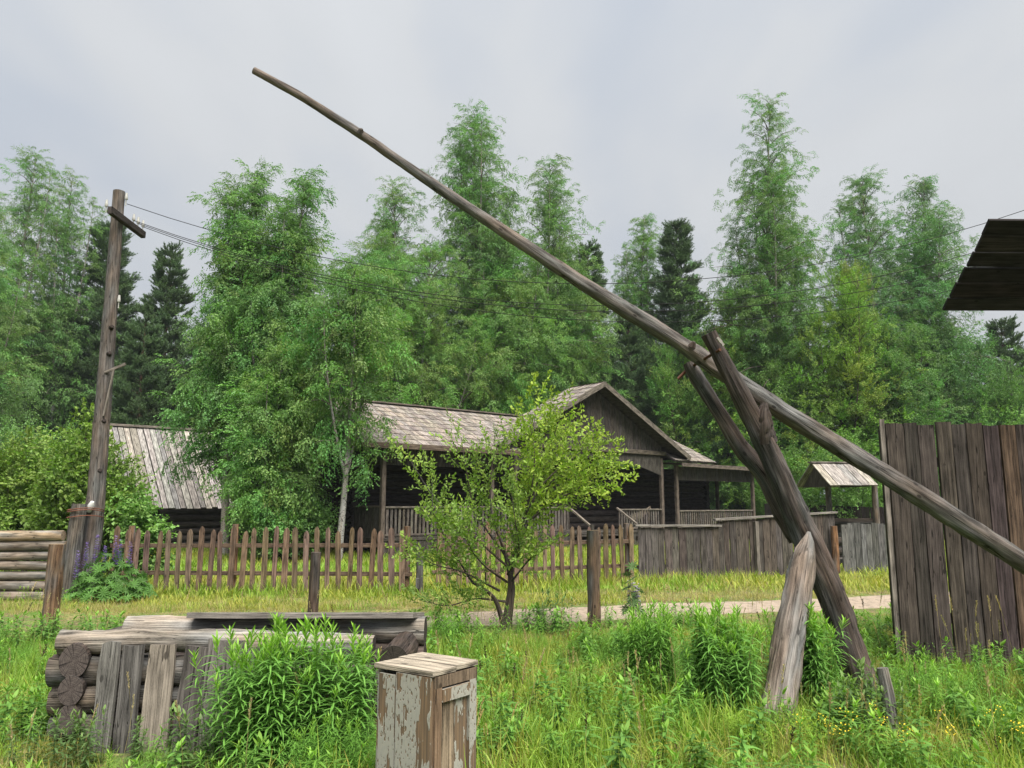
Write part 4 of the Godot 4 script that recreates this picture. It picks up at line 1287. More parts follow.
func make_outbuildings() -> void:
	# barn at the left, roof of long boards
	var t := thing("log_barn", "low dark log barn with steep grey board roof", "barn", Vector3(-14.2, 0, -27.2), deg_to_rad(40.0))
	var rz := -2.9; var ry := 4.62; var ez := 0.45; var eyy := 1.50
	for k in 6:
		var y := 0.14 + k * 0.245
		part("log", log_mesh([Vector3(0.1, y, 0), Vector3(6.5, y, 0)], [0.13, 0.13], 8, 4, Color(0.07, 0.06, 0.053), 0.0), t)
		part("log", log_mesh([Vector3(0.3, y + 0.12, 0.2), Vector3(0.3, y + 0.12, -6.0)], [0.13, 0.13], 8, 4, Color(0.07, 0.06, 0.053), 0.0), t)
	var bw := MB.new()
	beam(bw, Vector3(0.1, 0.8, -5.8), Vector3(6.5, 0.8, -5.8), 0.2, 1.6, Color(0.07, 0.06, 0.053))
	part("back_wall", bw.mesh(M.wood), t)
	var slope := Vector3(0, ry - eyy, rz - ez)
	var sn := slope.normalized()
	var x := -0.1
	var k := 0
	while x < 6.7:
		var w := rr(0.19, 0.27)
		var nrm := Vector3.RIGHT.cross(sn)
		part("roof_board", board_mesh(w - 0.03, slope.length() + rr(-0.03, 0.12), 0.03, vary(Color(0.42, 0.395, 0.365), 0.3), 0.006, 0.03, Transform3D(Basis(Vector3.RIGHT, sn, nrm), Vector3(x + w / 2, eyy, ez) + nrm * rr(0.0, 0.03) - sn * rr(0, 0.08))), t)
		x += w
		k += 1
	slab_roof(t, "back_roof", Vector3(-0.1, ry, rz), Vector3.RIGHT, 6.8, Vector3(0, -3.0, -3.3), 0.05, Color(0.2, 0.18, 0.16))
	part("ridge_board", beam_mesh(Vector3(-0.15, ry + 0.06, rz + 0.04), Vector3(6.75, ry + 0.09, rz + 0.04), 0.16, 0.09, Color(0.24, 0.21, 0.18)), t)
	var gm := MB.new()
	outline(gm, Transform3D(Basis(Vector3(0, 0, -1), Vector3.UP, Vector3(1, 0, 0)), Vector3(0.25, 1.5, 0)), PackedVector2Array([Vector2(-0.3, 0), Vector2(6.0, 0), Vector2(2.9, 3.02)]), 0.05, Color(0.12, 0.105, 0.09))
	part("gable", gm.mesh(M.wood), t)
	# little shed at the far left
	var s := thing("board_shed", "small grey board shed peeking over the log wall", "shed", Vector3(-12.6, 0, -18.6), deg_to_rad(-8.0))
	var sx := -1.6
	while sx < 1.35:
		if sx < -0.2 or sx > 0.02:
			part("plank", board_mesh(0.15, 1.52 - 0.17 * (sx + 0.2), 0.03, vary(Color(0.20, 0.185, 0.165), 0.2), 0.006, 0.02, Transform3D(Basis.from_euler(Vector3(0, 0, rr(-0.01, 0.03))), Vector3(sx, -0.05, 0.0))), s)
		sx += 0.165
	part("rail", beam_mesh(Vector3(-1.6, 1.18, 0.05), Vector3(1.4, 1.14, 0.05), 0.04, 0.05, Color(0.06, 0.05, 0.045)), s)
	slab_roof(s, "roof", Vector3(-1.8, 2.05, 0.25), Vector3(0, 0, -1), 2.4, Vector3(2.3, -0.62, 0), 0.05, Color(0.32, 0.30, 0.27))
	for c in [Vector3(-1.5, 0, -1.9), Vector3(0.4, 0, -1.9)]:
		part("post", beam_mesh(c + Vector3(0, -0.1, 0), c + Vector3(0, 1.5, 0), 0.1, 0.1, Color(0.12, 0.1, 0.09)), s)
	# roofed well behind the blue-grey slabs
	var w := thing("well_roof", "small gabled plank roof on two posts over a well", "well shelter", Vector3(8.95, 0, -21.3), deg_to_rad(8.0))
	var posts := [Vector3(-0.40, 0, 0.20), Vector3(0.56, 0, 0.82)]
	for p in posts:
		part("post", log_mesh([p + Vector3(0, -0.2, 0), p + Vector3(0, 1.2, 0), p + Vector3(0, 2.4 - 0.42 * (p.z - 0.2), 0)], [0.085, 0.08, 0.075], 10, 8, Color(0.19, 0.16, 0.13), 0.08), w)
	for side in [1.0, -1.0]:
		var sv := Vector3(0, 0.60, -0.85 * float(side))
		var sd: Vector3 = sv.normalized()
		var nr: Vector3 = Vector3.RIGHT.cross(sd) * side
		for q in 6:
			part("roof_board", board_mesh(0.215, 1.06, 0.028, vary(Color(0.40, 0.37, 0.33), 0.22), 0.005, 0.02, Transform3D(Basis(Vector3.RIGHT, sd, Vector3.RIGHT.cross(sd)), Vector3(-0.72 + q * 0.225, 2.10, 0.9 * side + 0.15) + nr * rr(0, 0.015))), w)
	part("ridge_board", beam_mesh(Vector3(-0.86, 2.75, 0.15), Vector3(0.54, 2.75, 0.15), 0.2, 0.04, Color(0.24, 0.215, 0.185)), w)
	for gx in [-0.70, 0.40]:
		var g := MB.new()
		outline(g, Transform3D(Basis(Vector3(0, 0, -1), Vector3.UP, Vector3(1, 0, 0)), Vector3(gx, 2.08, 0.15)), PackedVector2Array([Vector2(-0.72, 0), Vector2(0.72, 0), Vector2(0, 0.56)]), 0.03, Color(0.11, 0.095, 0.085))
		part("gable", g.mesh(M.wood), w)
	var cm := MB.new()
	for y in [0.15, 0.4, 0.65]:
		part("curb_log", log_mesh([Vector3(-0.5, y, 0.6), Vector3(0.6, y, 0.6)], [0.12, 0.12], 8, 4, Color(0.09, 0.078, 0.068), 0.05), w)
		part("curb_log", log_mesh([Vector3(-0.5, y, -0.4), Vector3(0.6, y, -0.4)], [0.12, 0.12], 8, 4, Color(0.09, 0.078, 0.068), 0.05), w)
	var bar := MB.new()
	tube(bar, [Vector3(-0.45, 1.15, 0.2), Vector3(0.6, 1.15, 0.75)], [0.1, 0.1], 10, Color(0.07, 0.06, 0.05), 0.05)
	part("windlass", bar.mesh(M.wood), w)

# ------------------------------------------------------------------ apple tree
func make_apple() -> void:
	var t := thing("apple_tree", "young open apple tree with crooked trunk near the path", "tree", Vector3(-0.06, 0, -10.35))
	var bark := Color(0.105, 0.09, 0.078)
	var tb := MB.new()
	tube(tb, spline([Vector3(0.0, -0.15, 0), Vector3(0.0, 0.12, 0), Vector3(0.03, 0.34, 0), Vector3(0.05, 0.62, -0.02), Vector3(-0.02, 0.95, 0.0)], 16), spline([0.085, 0.066, 0.058, 0.042, 0.032], 16), 12, bark, 0.18)
	tube(tb, spline([Vector3(-0.02, -0.1, 0.05), Vector3(-0.10, 0.25, 0.1), Vector3(-0.2, 0.45, 0.15), Vector3(-0.45, 0.62, 0.2)], 12), spline([0.036, 0.030, 0.025, 0.018], 12), 8, bark, 0.15)
	part("trunk", tb.mesh(M.wood), t)
	var grey := Color(0.225, 0.335, 0.080); var lime := Color(0.29, 0.40, 0.055)
	var limbs := [
		[[Vector3(-0.02, 0.95, 0), Vector3(-0.2, 1.45, 0.1), Vector3(-0.22, 2.0, 0.15), Vector3(-0.12, 2.45, 0.1)], grey, 1.0],
		[[Vector3(0.0, 0.8, 0), Vector3(-0.5, 1.25, 0.2), Vector3(-0.95, 1.7, 0.25), Vector3(-1.28, 2.18, 0.2)], grey, 0.62],
		[[Vector3(0.0, 0.9, 0), Vector3(-0.42, 1.5, -0.1), Vector3(-0.55, 2.05, 0.0), Vector3(-0.62, 2.5, 0.05)], grey, 0.85],
		[[Vector3(-0.45, 0.62, 0.2), Vector3(-0.75, 1.1, 0.25), Vector3(-0.95, 1.5, 0.3), Vector3(-0.98, 1.95, 0.3)], grey, 0.8],
		[[Vector3(0.05, 0.6, 0), Vector3(0.16, 1.3, -0.1), Vector3(0.28, 2.2, -0.1), Vector3(0.42, 3.08, -0.05)], lime, 1.15],
		[[Vector3(0.05, 0.8, 0), Vector3(0.30, 1.5, -0.3), Vector3(0.62, 2.2, -0.4), Vector3(0.86, 2.85, -0.4)], lime, 1.1],
		[[Vector3(0.05, 0.9, 0), Vector3(0.38, 1.5, 0.1), Vector3(0.9, 1.72, 0.15), Vector3(1.38, 1.92, 0.1)], lime, 1.2],
		[[Vector3(0.1, 1.2, 0), Vector3(0.45, 1.85, 0.2), Vector3(0.85, 2.2, 0.25), Vector3(1.15, 2.42, 0.2)], lime, 1.1],
		[[Vector3(0.1, 1.1, 0), Vector3(0.35, 1.7, -0.5), Vector3(0.55, 2.1, -0.8), Vector3(0.6, 2.5, -1.0)], lime, 0.9],
		[[Vector3(0.2, 1.5, -0.1), Vector3(0.5, 2.1, -0.1), Vector3(0.62, 2.5, 0.0), Vector3(0.70, 2.75, 0.1)], lime, 1.1],
		[[Vector3(0.3, 1.4, 0.1), Vector3(0.6, 1.65, 0.3), Vector3(0.9, 1.8, 0.4), Vector3(1.1, 2.0, 0.45)], lime, 1.1],
		[[Vector3(0.15, 1.2, 0.1), Vector3(0.3, 1.75, 0.4), Vector3(0.35, 2.2, 0.5), Vector3(0.3, 2.6, 0.5)], lime, 1.1],
		[[Vector3(0.3, 1.6, 0.0), Vector3(0.75, 2.05, -0.1), Vector3(1.0, 2.15, -0.2), Vector3(1.3, 2.15, -0.2)], lime, 1.1],
		[[Vector3(-0.02, 0.36, 0.05), Vector3(-0.4, 0.42, 0.25), Vector3(-0.75, 0.34, 0.3), Vector3(-1.08, 0.40, 0.3)], grey, 0.8],
		[[Vector3(-0.1, 0.5, 0.1), Vector3(-0.55, 0.75, 0.3), Vector3(-0.9, 0.85, 0.4), Vector3(-1.15, 0.98, 0.4)], grey, 1.0],
		[[Vector3(0.0, 0.6, 0.0), Vector3(-0.3, 0.85, 0.4), Vector3(-0.5, 1.15, 0.6), Vector3(-0.6, 1.4, 0.7)], grey, 1.1],
		[[Vector3(0.0, 0.7, 0.0), Vector3(0.15, 1.0, 0.4), Vector3(0.1, 1.4, 0.6), Vector3(0.05, 1.8, 0.6)], grey, 1.2],
		[[Vector3(0.05, 0.6, 0.0), Vector3(0.2, 0.8, 0.1), Vector3(0.32, 0.95, 0.2), Vector3(0.40, 1.15, 0.2)], grey, 0.6],
	]
	var lb := MB.new()
	var xf := []; var cols := PackedColorArray()
	for l in limbs:
		var ps := spline(l[0], 12)
		tube(lb, ps, spline([0.016, 0.010, 0.007, 0.004], 12), 6, bark * 1.2, 0.1)
		var n := int((48 if l[1] == lime else 50) * l[2])
		for k in n:
			var f := lerpf(0.16, 1.0, pow(rg.randf(), 0.85))
			var g := f * 11.0
			var j := mini(int(g), 10)
			var at: Vector3 = ps[j].lerp(ps[j + 1], g - j)
			var d := (ps[mini(j + 2, 11)] - ps[maxi(j - 1, 0)] as Vector3).normalized()
			var lime_side: bool = l[1] == lime
			var sd := (d * 0.6 + rnd_dir() * 0.9 + Vector3(0, 0.45 if not lime_side else 0.15, 0)).normalized()
			if f > 0.93: sd = (d + rnd_dir() * 0.3).normalized()
			var side := Vector3(rr(-1, 1), rr(-0.4, 0.4), rr(-1, 1)) * (0.22 if lime_side else 0.14) * f
			put(xf, cols, at + side, sd, rr(0.6, 1.15), rr(0, TAU), (l[1] as Color).lerp(lime if rg.randf() < 0.5 else grey, 0.6 * rg.randf()), 0.16)
	part("limbs", lb.mesh(M.wood), t)
	scatter("crown", SP.apple[0], xf, cols, t)

# lupins: palmate leaves and violet flower spikes
func lupin(label: String, at: Vector3, r: float, leaves: int, spikes: Array, leafcol: Color, petal: Color) -> void:
	var t := thing("lupin_plant", label, "flowers", at, 0.0, "flowering lupins")
	var mb := MB.new()
	for k in leaves:
		var az := rr(0, TAU); var q := sqrt(rg.randf())
		var hd := Vector3(cos(az), 0, sin(az))
		var p := hd * r * q + Vector3.UP * (0.08 + 0.68 * (1.0 - q * q) * rr(0.25, 1.1))
		twig(mb, hd * 0.05 * r, p, 0.004, leafcol * 0.8)
		var up := (hd * 0.8 + Vector3.UP + rnd_dir() * 0.8).normalized()
		var x := up.cross(Vector3(0.2, 0.1, 1)).normalized()
		var z := x.cross(up)
		var cc := leafcol * rr(0.75, 1.25)
		for j in 9:
			var an := TAU * j / 9.0
			var d := (x * cos(an) + z * sin(an) + up * 0.15).normalized()
			leaf(mb, p, d, d.cross(up).normalized(), rr(0.09, 0.13), 0.030, Color(cc.r, cc.g, cc.b), 0.15)
	part("leaves", mb.mesh(M.leaf), t)
	for s in spikes:
		var fb := MB.new()
		twig(fb, Vector3(s.x, 0.1, s.z), s, 0.005, leafcol)
		var sh := 0.34
		for k in 110:
			var f := rg.randf()
			var az := rr(0, TAU)
			var hd := Vector3(cos(az), 0.25, sin(az)).normalized()
			var p: Vector3 = s + Vector3(0, (f - 0.75) * sh * 1.3, 0) + hd * 0.012
			var cc := petal * rr(0.75, 1.3)
			leaf(fb, p, hd, hd.cross(Vector3.UP).normalized(), 0.055 * (1.15 - f * 0.75), 0.034, Color(cc.r, cc.g, cc.b))
		part("flower_spike", fb.mesh(M.petal), t)

# ------------------------------------------------------------------ woods and meadow
func make_trees() -> void:
	var MID := Color(0.15, 0.285, 0.085); var PALE := Color(0.17, 0.32, 0.10); var BRIGHT := Color(0.175, 0.325, 0.082)
	var LIME := Color(0.235, 0.375, 0.075); var BLUE := Color(0.135, 0.265, 0.095); var OLIVE := Color(0.20, 0.31, 0.07); var PINE := Color(0.085, 0.150, 0.058)
	birch("tall open birch rising at the left edge behind the pines", Vector3(-27.8, 0, -42), 21.99, 2.52, MID, 0.62, 0.2, Vector3(0.2, 0, 0), "birch", 0, "birches around the house")
	birch("slim feathery birch just left of the utility pole top", Vector3(-26.84, 0, -44), 21.93, 1.95, MID, 0.6, 0.3, Vector3(0.2, 0, 0), "birch", 0, "birches around the house")
	birch("pale green birch cut off by the left edge", Vector3(-23.51, 0, -33), 13.57, 1.89, PALE, 1.0, 0.1, Vector3(0.2, 0, 0), "birch", 0, "birches around the house")
	conifer("dark pine directly behind the utility pole", Vector3(-25.09, 0, -46), 19.13, 3.11, PINE)
	conifer("dark pointed pine between the pole and the leftmost house birch", Vector3(-21.22, 0, -46), 17.56, 2.76, PINE)
	conifer("dark pine in the gap left of the utility pole", Vector3(-27.4, 0, -45), 13.82, 2.93, PINE)
	conifer("shorter dark pine behind the barn roof", Vector3(-20.54, 0, -42), 11.97, 2.3, PINE)
	conifer("dark pine at the far left behind the pale birch", Vector3(-32.45, 0, -48), 14.64, 3.25, PINE)
	conifer("dark pine hidden low beside the big left birch", Vector3(-17.6, 0, -43), 11.51, 2.24, PINE)
	birch("big full birch over the barn, leftmost of the house birches", Vector3(-9.1, 0, -25), 13.08, 1.24, MID, 1.15, 0.26, Vector3(0.2, 0, 0), "birch", 0, "birches around the house")
	birch("big birch left of the porch with two wispy tops", Vector3(-7.16, 0, -24.3), 12.54, 1.08, MID, 1.15, 0.10, Vector3(0.2, 0, 0), "birch", 0, "birches around the house")
	birch("wispy middle birch between the two big left ones", Vector3(-7.68, 0, -24.6), 11.75, 1.09, MID, 1.0, 0.12, Vector3(0.2, 0, 0), "birch", 0, "birches around the house")
	birch("low bright young birch in front of the barn and house corner", Vector3(-7.15, 0, -22.8), 6.39, 0.77, BRIGHT, 1.2, 0.14, Vector3(0.2, 0, 0), "birch", 0, "birches around the house")
	birch("slender birch whose branches hang over the porch roof", Vector3(-4.86, 0, -22.2), 8.8, 1.33, MID, 0.62, 0.66, Vector3(0.2, 0, 0), "birch", 0, "birches around the house")
	birch("birch behind the house just right of the left group", Vector3(-7.03, 0, -38), 15.33, 2.57, MID, 1.1, 0.1, Vector3(0.2, 0, 0), "birch", 0, "birches around the house")
	birch("tallest central birch behind the house with feathery top", Vector3(-2.01, 0, -40), 23.64, 3.23, MID, 0.85, 0.2, Vector3(0.2, 0, 0), "birch", 0, "birches around the house")
	birch("central birch right of the tallest one, behind the porch roof", Vector3(1.84, 0, -43), 21.85, 3.14, MID, 0.8, 0.2, Vector3(0.2, 0, 0), "birch", 0, "birches around the house")
	birch("central birch leaning left behind the sweep pole", Vector3(-5.64, 0, -41), 19.59, 2.46, MID, 0.75, 0.2, Vector3(-1.2, 0, 0), "birch", 0, "birches around the house")
	birch("full green birch standing behind the left porch roof", Vector3(-4.37, 0, -37), 14.44, 2.99, BRIGHT, 1.35, 0.08, Vector3(0.2, 0, 0), "birch", 0, "birches around the house")
	birch("full green birch in the middle behind the roof ridge", Vector3(-0.66, 0, -40.5), 16.29, 3.06, BRIGHT, 1.35, 0.08, Vector3(0.2, 0, 0), "birch", 0, "birches around the house")
	birch("full green birch left of the house gable", Vector3(2.94, 0, -43.5), 15.35, 2.95, BRIGHT, 1.35, 0.08, Vector3(0.2, 0, 0), "birch", 0, "birches around the house")
	conifer("small dark pine poking out right of the central birches", Vector3(4.74, 0, -46), 17.7, 1.8, PINE)
	birch("narrow pale birch beside the dark pine right of the gable", Vector3(8.74, 0, -50), 21.37, 2.21, MID, 0.8, 0.2, Vector3(0.2, 0, 0), "birch", 0, "birches around the house")
	conifer("dark pine behind the gable and sweep pole", Vector3(10.73, 0, -48), 19.9, 2.88, PINE)
	conifer("dark pine directly behind the house gable", Vector3(7.13, 0, -46), 12.95, 3.11, PINE)
	conifer("dark pine between the gable and the forked trunk", Vector3(10.99, 0, -44), 10.84, 2.41, PINE)
	birch("tallest birch on the right with a slender pointed top", Vector3(14.77, 0, -42), 25.43, 3.28, MID, 0.85, 0.22, Vector3(0.2, 0, 0), "birch", 0, "birches around the house")
	birch("tall rounded birch right of the slender one", Vector3(21.45, 0, -45), 21.87, 3.16, BLUE, 0.95, 0.15, Vector3(0.2, 0, 0), "birch", 0, "birches around the house")
	birch("tall rounded birch next to the tarred canopy", Vector3(25.46, 0, -46), 22.18, 3.47, BLUE, 0.95, 0.15, Vector3(0.2, 0, 0), "birch", 0, "birches around the house")
	birch("yellow-green broadleaf tree behind the top of the forked trunk", Vector3(12.13, 0, -43), 13.76, 2.58, LIME, 0.95, 0.06, Vector3(0.2, 0, 0), "broadleaf", 0, "broadleaf trees behind the yard")
	birch("yellow-green broadleaf tree right of the forked trunk", Vector3(17.5, 0, -40), 14.24, 2.81, LIME, 1.0, 0.06, Vector3(0.2, 0, 0), "broadleaf", 0, "broadleaf trees behind the yard")
	birch("bright green broadleaf tree between house gable and forked trunk", Vector3(9.85, 0, -43.5), 11.33, 2.27, BRIGHT, 0.95, 0.06, Vector3(0.2, 0, 0), "broadleaf", 0, "broadleaf trees behind the yard")
	birch("green broadleaf tree behind the middle of the sweep pole", Vector3(14.78, 0, -42), 11.28, 2.52, BRIGHT, 1.0, 0.06, Vector3(0.2, 0, 0), "broadleaf", 0, "broadleaf trees behind the yard")
	birch("green broadleaf tree above the well roof", Vector3(19.92, 0, -40), 11.25, 2.6, MID, 1.0, 0.06, Vector3(0.2, 0, 0), "broadleaf", 0, "broadleaf trees behind the yard")
	birch("green broadleaf tree below the canopy behind the board wall", Vector3(25.39, 0, -44), 11.74, 2.98, BLUE, 1.0, 0.06, Vector3(0.2, 0, 0), "broadleaf", 0, "broadleaf trees behind the yard")
	conifer("dull green pine at the right edge below the canopy", Vector3(33.88, 0, -52), 14.15, 3.39, PINE)
	birch("low broadleaf tree at the right edge above the board wall", Vector3(26.31, 0, -40), 8.38, 2.29, MID, 0.95, 0.06, Vector3(0.2, 0, 0), "broadleaf", 0, "broadleaf trees behind the yard")
	shrub("big olive-green shrub left of the utility pole", Vector3(-11.98, 0, -19), 3.14, 1.29, OLIVE, 75, "maple", "leafy shrubs", 0.8)
	shrub("big olive-green shrub right behind the utility pole", Vector3(-9.6, 0, -17.5), 3.34, 0.82, OLIVE, 70, "maple", "leafy shrubs", 0.8)
	shrub("bright shrub in front of the barn wall", Vector3(-8.1, 0, -17), 1.71, 0.31, BRIGHT, 18, "maple", "leafy shrubs", 0.7)
	shrub("pale shrub rising behind the olive ones", Vector3(-15.8, 0, -26), 4.66, 1.56, PALE, 55, "broad", "leafy shrubs", 0.9)
	shrub("dark shrub under the big birch by the porch", Vector3(-6.51, 0, -23), 1.75, 1.08, MID, 40, "broad", "leafy shrubs", 0.8)
	shrub("bright shrub right of the verandah", Vector3(13.39, 0, -39), 5.37, 1.73, BRIGHT, 60, "broad", "leafy shrubs", 1.0)
	shrub("leafy shrub behind the small well roof", Vector3(15.67, 0, -36), 5.32, 2.06, BRIGHT, 60, "broad", "leafy shrubs", 1.0)
	shrub("leafy shrub between the well roof and board wall", Vector3(20.02, 0, -38), 5.53, 2.18, MID, 60, "broad", "leafy shrubs", 1.0)
	shrub("shrub at the foot of the pine right of the gable", Vector3(11.45, 0, -43), 5.76, 2.24, MID, 50, "broad", "leafy shrubs", 1.0)
	shrub("dark shrub behind the left porch end", Vector3(-7.14, 0, -33), 3.08, 1.72, MID, 50, "broad", "leafy shrubs", 1.0)
	shrub("tall shrub above the board wall at the right edge", Vector3(22.82, 0, -36), 6.27, 2.16, BRIGHT, 55, "broad", "leafy shrubs", 1.0)
	# the closed wood far behind everything
	var xf := []; var cols := PackedColorArray()
	for k in 330:
		var x := rr(-75, 75); var z := rr(-78, -58)
		var h := rr(11, 17); var r := rr(2.2, 3.6)
		var dark := rg.randf() < 0.55
		var base := PINE * 1.15 if dark else MID
		for q in 60:
			var f := pow(rg.randf(), 0.8)
			var az := rr(0, TAU)
			var rad := r * (1.0 - f * 0.85) * sqrt(rg.randf())
			put(xf, cols, Vector3(x + cos(az) * rad, h * (0.03 + 0.97 * f), z + sin(az) * rad), (Vector3(cos(az), 0.3, sin(az)) + rnd_dir() * 0.6).normalized(), rr(1.4, 2.2), rr(-0.5, 0.5), base, 0.2)
	tag(scatter("distant_forest", SP.broad[0], xf, cols), "dense dark wood closing the view far behind the house", "forest", "", "stuff")

func blocked(x: float, z: float) -> bool:
	if x > -3.1 and x < -0.7 and z < -5.5 and z > -6.15: return true        # inside the crib
	var a := Vector2(x + 0.50, z + 4.20)
	if a.length() < 0.22: return true                                        # under the cabinet
	return false

func make_grass() -> void:
	var lush := [tuft(20, 0.27, 0.10, 0.0075, 1.5, 0.05), tuft(20, 0.24, 0.11, 0.007, 2.0, 0.16), tuft(16, 0.34, 0.09, 0.0065, 1.1, 0.12), tuft(22, 0.18, 0.12, 0.009, 1.6, 0.08)]
	var short := [tuft(18, 0.16, 0.10, 0.008, 0.9, 0.12), tuft(18, 0.12, 0.10, 0.009, 0.9)]
	var straw := tuft(18, 0.26, 0.09, 0.006, 0.8, 0.75)
	var G1 := Color(0.23, 0.36, 0.050); var G2 := Color(0.165, 0.33, 0.055); var G3 := Color(0.34, 0.36, 0.075); var G4 := Color(0.40, 0.325, 0.165)
	var xs := [[], [], [], []]; var cs := [PackedColorArray(), PackedColorArray(), PackedColorArray(), PackedColorArray()]
	var dx := []; var dc := PackedColorArray()
	var sx := [[], []]; var sc := [PackedColorArray(), PackedColorArray()]
	# meadow in front of the track
	for k in 30000:
		var z := -sqrt(rr(3.6 * 3.6, 12.6 * 12.6))
		var x := rr(-1, 1) * (0.72 * -z + 0.9)
		if blocked(x, z): continue
		var d := z - road_mid(x)
		var rh := road_half(x)
		if absf(d) < rh * 0.9 + 0.05 and rg.randf() > 0.05: continue
		var n1 := nz.get_noise_2d(x * 30.0, z * 30.0); var n2 := nz.get_noise_2d(x * 75.0 + 300, z * 75.0)
		var edge := smoothstep(0.0, 2.6, absf(d) - rh)
		var back := d < 0.0
		var c := G1.lerp(G2, clampf(0.4 - n1 * 1.8, 0, 1)).lerp(G3, clampf(n2 * 2.4 + 0.15, 0, 1))
		var s := rr(0.6, 1.1) * (0.18 + 0.72 * edge) * (1.0 + 0.45 * n1)
		var dry := clampf(0.5 + n1 * 2.0, 0, 1) * (1.0 - edge) + (0.55 if back else 0.0) + clampf(n2 * 1.6 + 0.05, 0.0, 0.5)
		if rg.randf() < dry * 0.75:
			dx.append(Transform3D(Basis.from_euler(Vector3(0, rr(0, TAU), 0)).scaled(Vector3(s, s * 0.75, s)), Vector3(x, ground_y(x, z) - 0.01, z)))
			dc.append(vary(G4.lerp(G3, rg.randf() * 0.7), 0.2))
			continue
		if back: s *= 0.55
		if z < -6.9 and x > 3.3: s *= 0.6
		if z > -5.5 and x > -3.6 and x < -1.7: s *= 0.55
		var v := rg.randi() % 4
		xs[v].append(Transform3D(Basis.from_euler(Vector3(rr(-0.35, 0.35), rr(0, TAU), rr(-0.35, 0.35))).scaled(Vector3(s, s * rr(0.75, 1.2), s)), Vector3(x, ground_y(x, z) - 0.01, z)))
		cs[v].append(vary(c, 0.28))
	for v in 4:
		tag(scatter("meadow_grass", lush[v], xs[v], cs[v]), ["long green meadow grass in the foreground", "arching meadow grass with straw blades mixed in", "tall upright meadow grass blades", "low thick meadow grass"][v], "grass", "", "stuff")
	# worn verge between track and fences
	for k in 9000:
		var z := rr(-17.5, -12.0)
		var x := rr(-1, 1) * (0.72 * -z + 1.0)
		var d := road_mid(x) - z
		if absf(d) < road_half(x) * 0.9 + 0.04 and x > -3.0: continue
		if z > road_mid(x) and x > -2.0: continue
		var n1 := nz.get_noise_2d(x * 26.0 + 80, z * 40.0)
		var nearfence := smoothstep(0.9, 0.0, absf(z - (-14.45 if x < -1.9 else lerpf(-14.7, -18.2, clampf((x + 1.5) / 9.0, 0, 1)))))
		var s := rr(0.5, 1.0)
		if x > 2.0 and rg.randf() < 0.75 or rg.randf() < clampf(0.6 - n1 * 2.2, 0.2, 0.9) * (1.0 - 0.7 * nearfence):
			dx.append(Transform3D(Basis.from_euler(Vector3(0, rr(0, TAU), 0)).scaled(Vector3(s * 1.2, s * (0.55 + 0.8 * nearfence), s * 1.2)), Vector3(x, ground_y(x, z) - 0.01, z)))
			dc.append(vary(G4.lerp(G3, rg.randf() * 0.6), 0.2))
		else:
			var v := rg.randi() % 2
			s *= 1.2 + 1.3 * nearfence
			sx[v].append(Transform3D(Basis.from_euler(Vector3(0, rr(0, TAU), 0)).scaled(Vector3(s * 1.2, s, s * 1.2)), Vector3(x, ground_y(x, z) - 0.01, z)))
			sc[v].append(vary(G1.lerp(G3, clampf(n1 * 2.0 + 0.4, 0, 1)), 0.2))
	# lawn behind the fences
	for k in 12000:
		var z := -sqrt(rr(14.6 * 14.6, 34.0 * 34.0))
		var x := rr(-1, 1) * (0.70 * -z + 1.0)
		var n1 := nz.get_noise_2d(x * 16.0, z * 16.0)
		var v := rg.randi() % 2
		var s := rr(1.0, 1.9)
		sx[v].append(Transform3D(Basis.from_euler(Vector3(0, rr(0, TAU), 0)).scaled(Vector3(s * 1.5, s, s * 1.5)), Vector3(x, ground_y(x, z) - 0.02, z)))
		sc[v].append(vary(G1.lerp(G3, clampf(n1 * 1.5 + 0.45, 0, 1)), 0.18))
	tag(scatter("dry_grass", straw, dx, dc), "straw-coloured dry grass along the track and fences", "grass", "", "stuff")
	for v in 2:
		tag(scatter("lawn_grass", short[v], sx[v], sc[v]), ["short grass on the verge and lawn by the house", "fine low turf between the longer tufts"][v], "grass", "", "stuff")
	# seed heads
	var st := [[], []]; var stc := [PackedColorArray(), PackedColorArray()]
	for k in 260:
		var z := -sqrt(rr(4.2 * 4.2, 10.5 * 10.5)); var x := rr(-0.9, 0.9) * 0.7 * -z
		if blocked(x, z) or absf(z - road_mid(x)) < 0.7: continue
		var v := 1 if rg.randf() < 0.25 else 0
		var s := rr(0.7, 1.2)
		st[v].append(Transform3D(Basis.from_euler(Vector3(rr(-0.2, 0.2), rr(0, TAU), rr(-0.2, 0.2))).scaled(Vector3(s, s, s)), Vector3(x, 0, z)))
		stc[v].append(vary(Color.WHITE, 0.15))
	for q in [[-0.62, -4.55], [-0.5, -4.5], [-0.38, -4.62], [-0.25, -4.66], [-0.18, -4.75], [-0.3, -4.55], [-0.75, -4.6], [-0.1, -4.9], [-0.2, -4.62], [-0.12, -4.7]]:
		var s := rr(0.55, 0.95)
		st[0].append(Transform3D(Basis.from_euler(Vector3(rr(-0.2, 0.2), rr(0, TAU), rr(-0.45, 0.1))).scaled(Vector3(s, s, s)), Vector3(q[0], 0, q[1])))
		stc[0].append(Color(1.2, 1.1, 0.95))
	for q in [[4.05, -7.5], [4.25, -7.6], [4.55, -7.5], [4.75, -7.55], [4.2, -7.3], [4.9, -7.2]]:
		st[0].append(Transform3D(Basis.from_euler(Vector3(rr(-0.1, 0.1), rr(0, TAU), rr(-0.1, 0.1))).scaled(Vector3(1.1, 1.35, 1.1)), Vector3(q[0], 0, q[1])))
		stc[0].append(Color(1.2, 1.15, 1.0))
	tag(scatter("seed_stalks", seed_stalk(0.55), st[0], stc[0]), "pale dry grass stalks with seed heads", "grass", "", "stuff")
	tag(scatter("seed_stalks", seed_stalk(0.42, true), st[1], stc[1]), "dark brown sedge heads scattered in the meadow", "grass", "", "stuff")
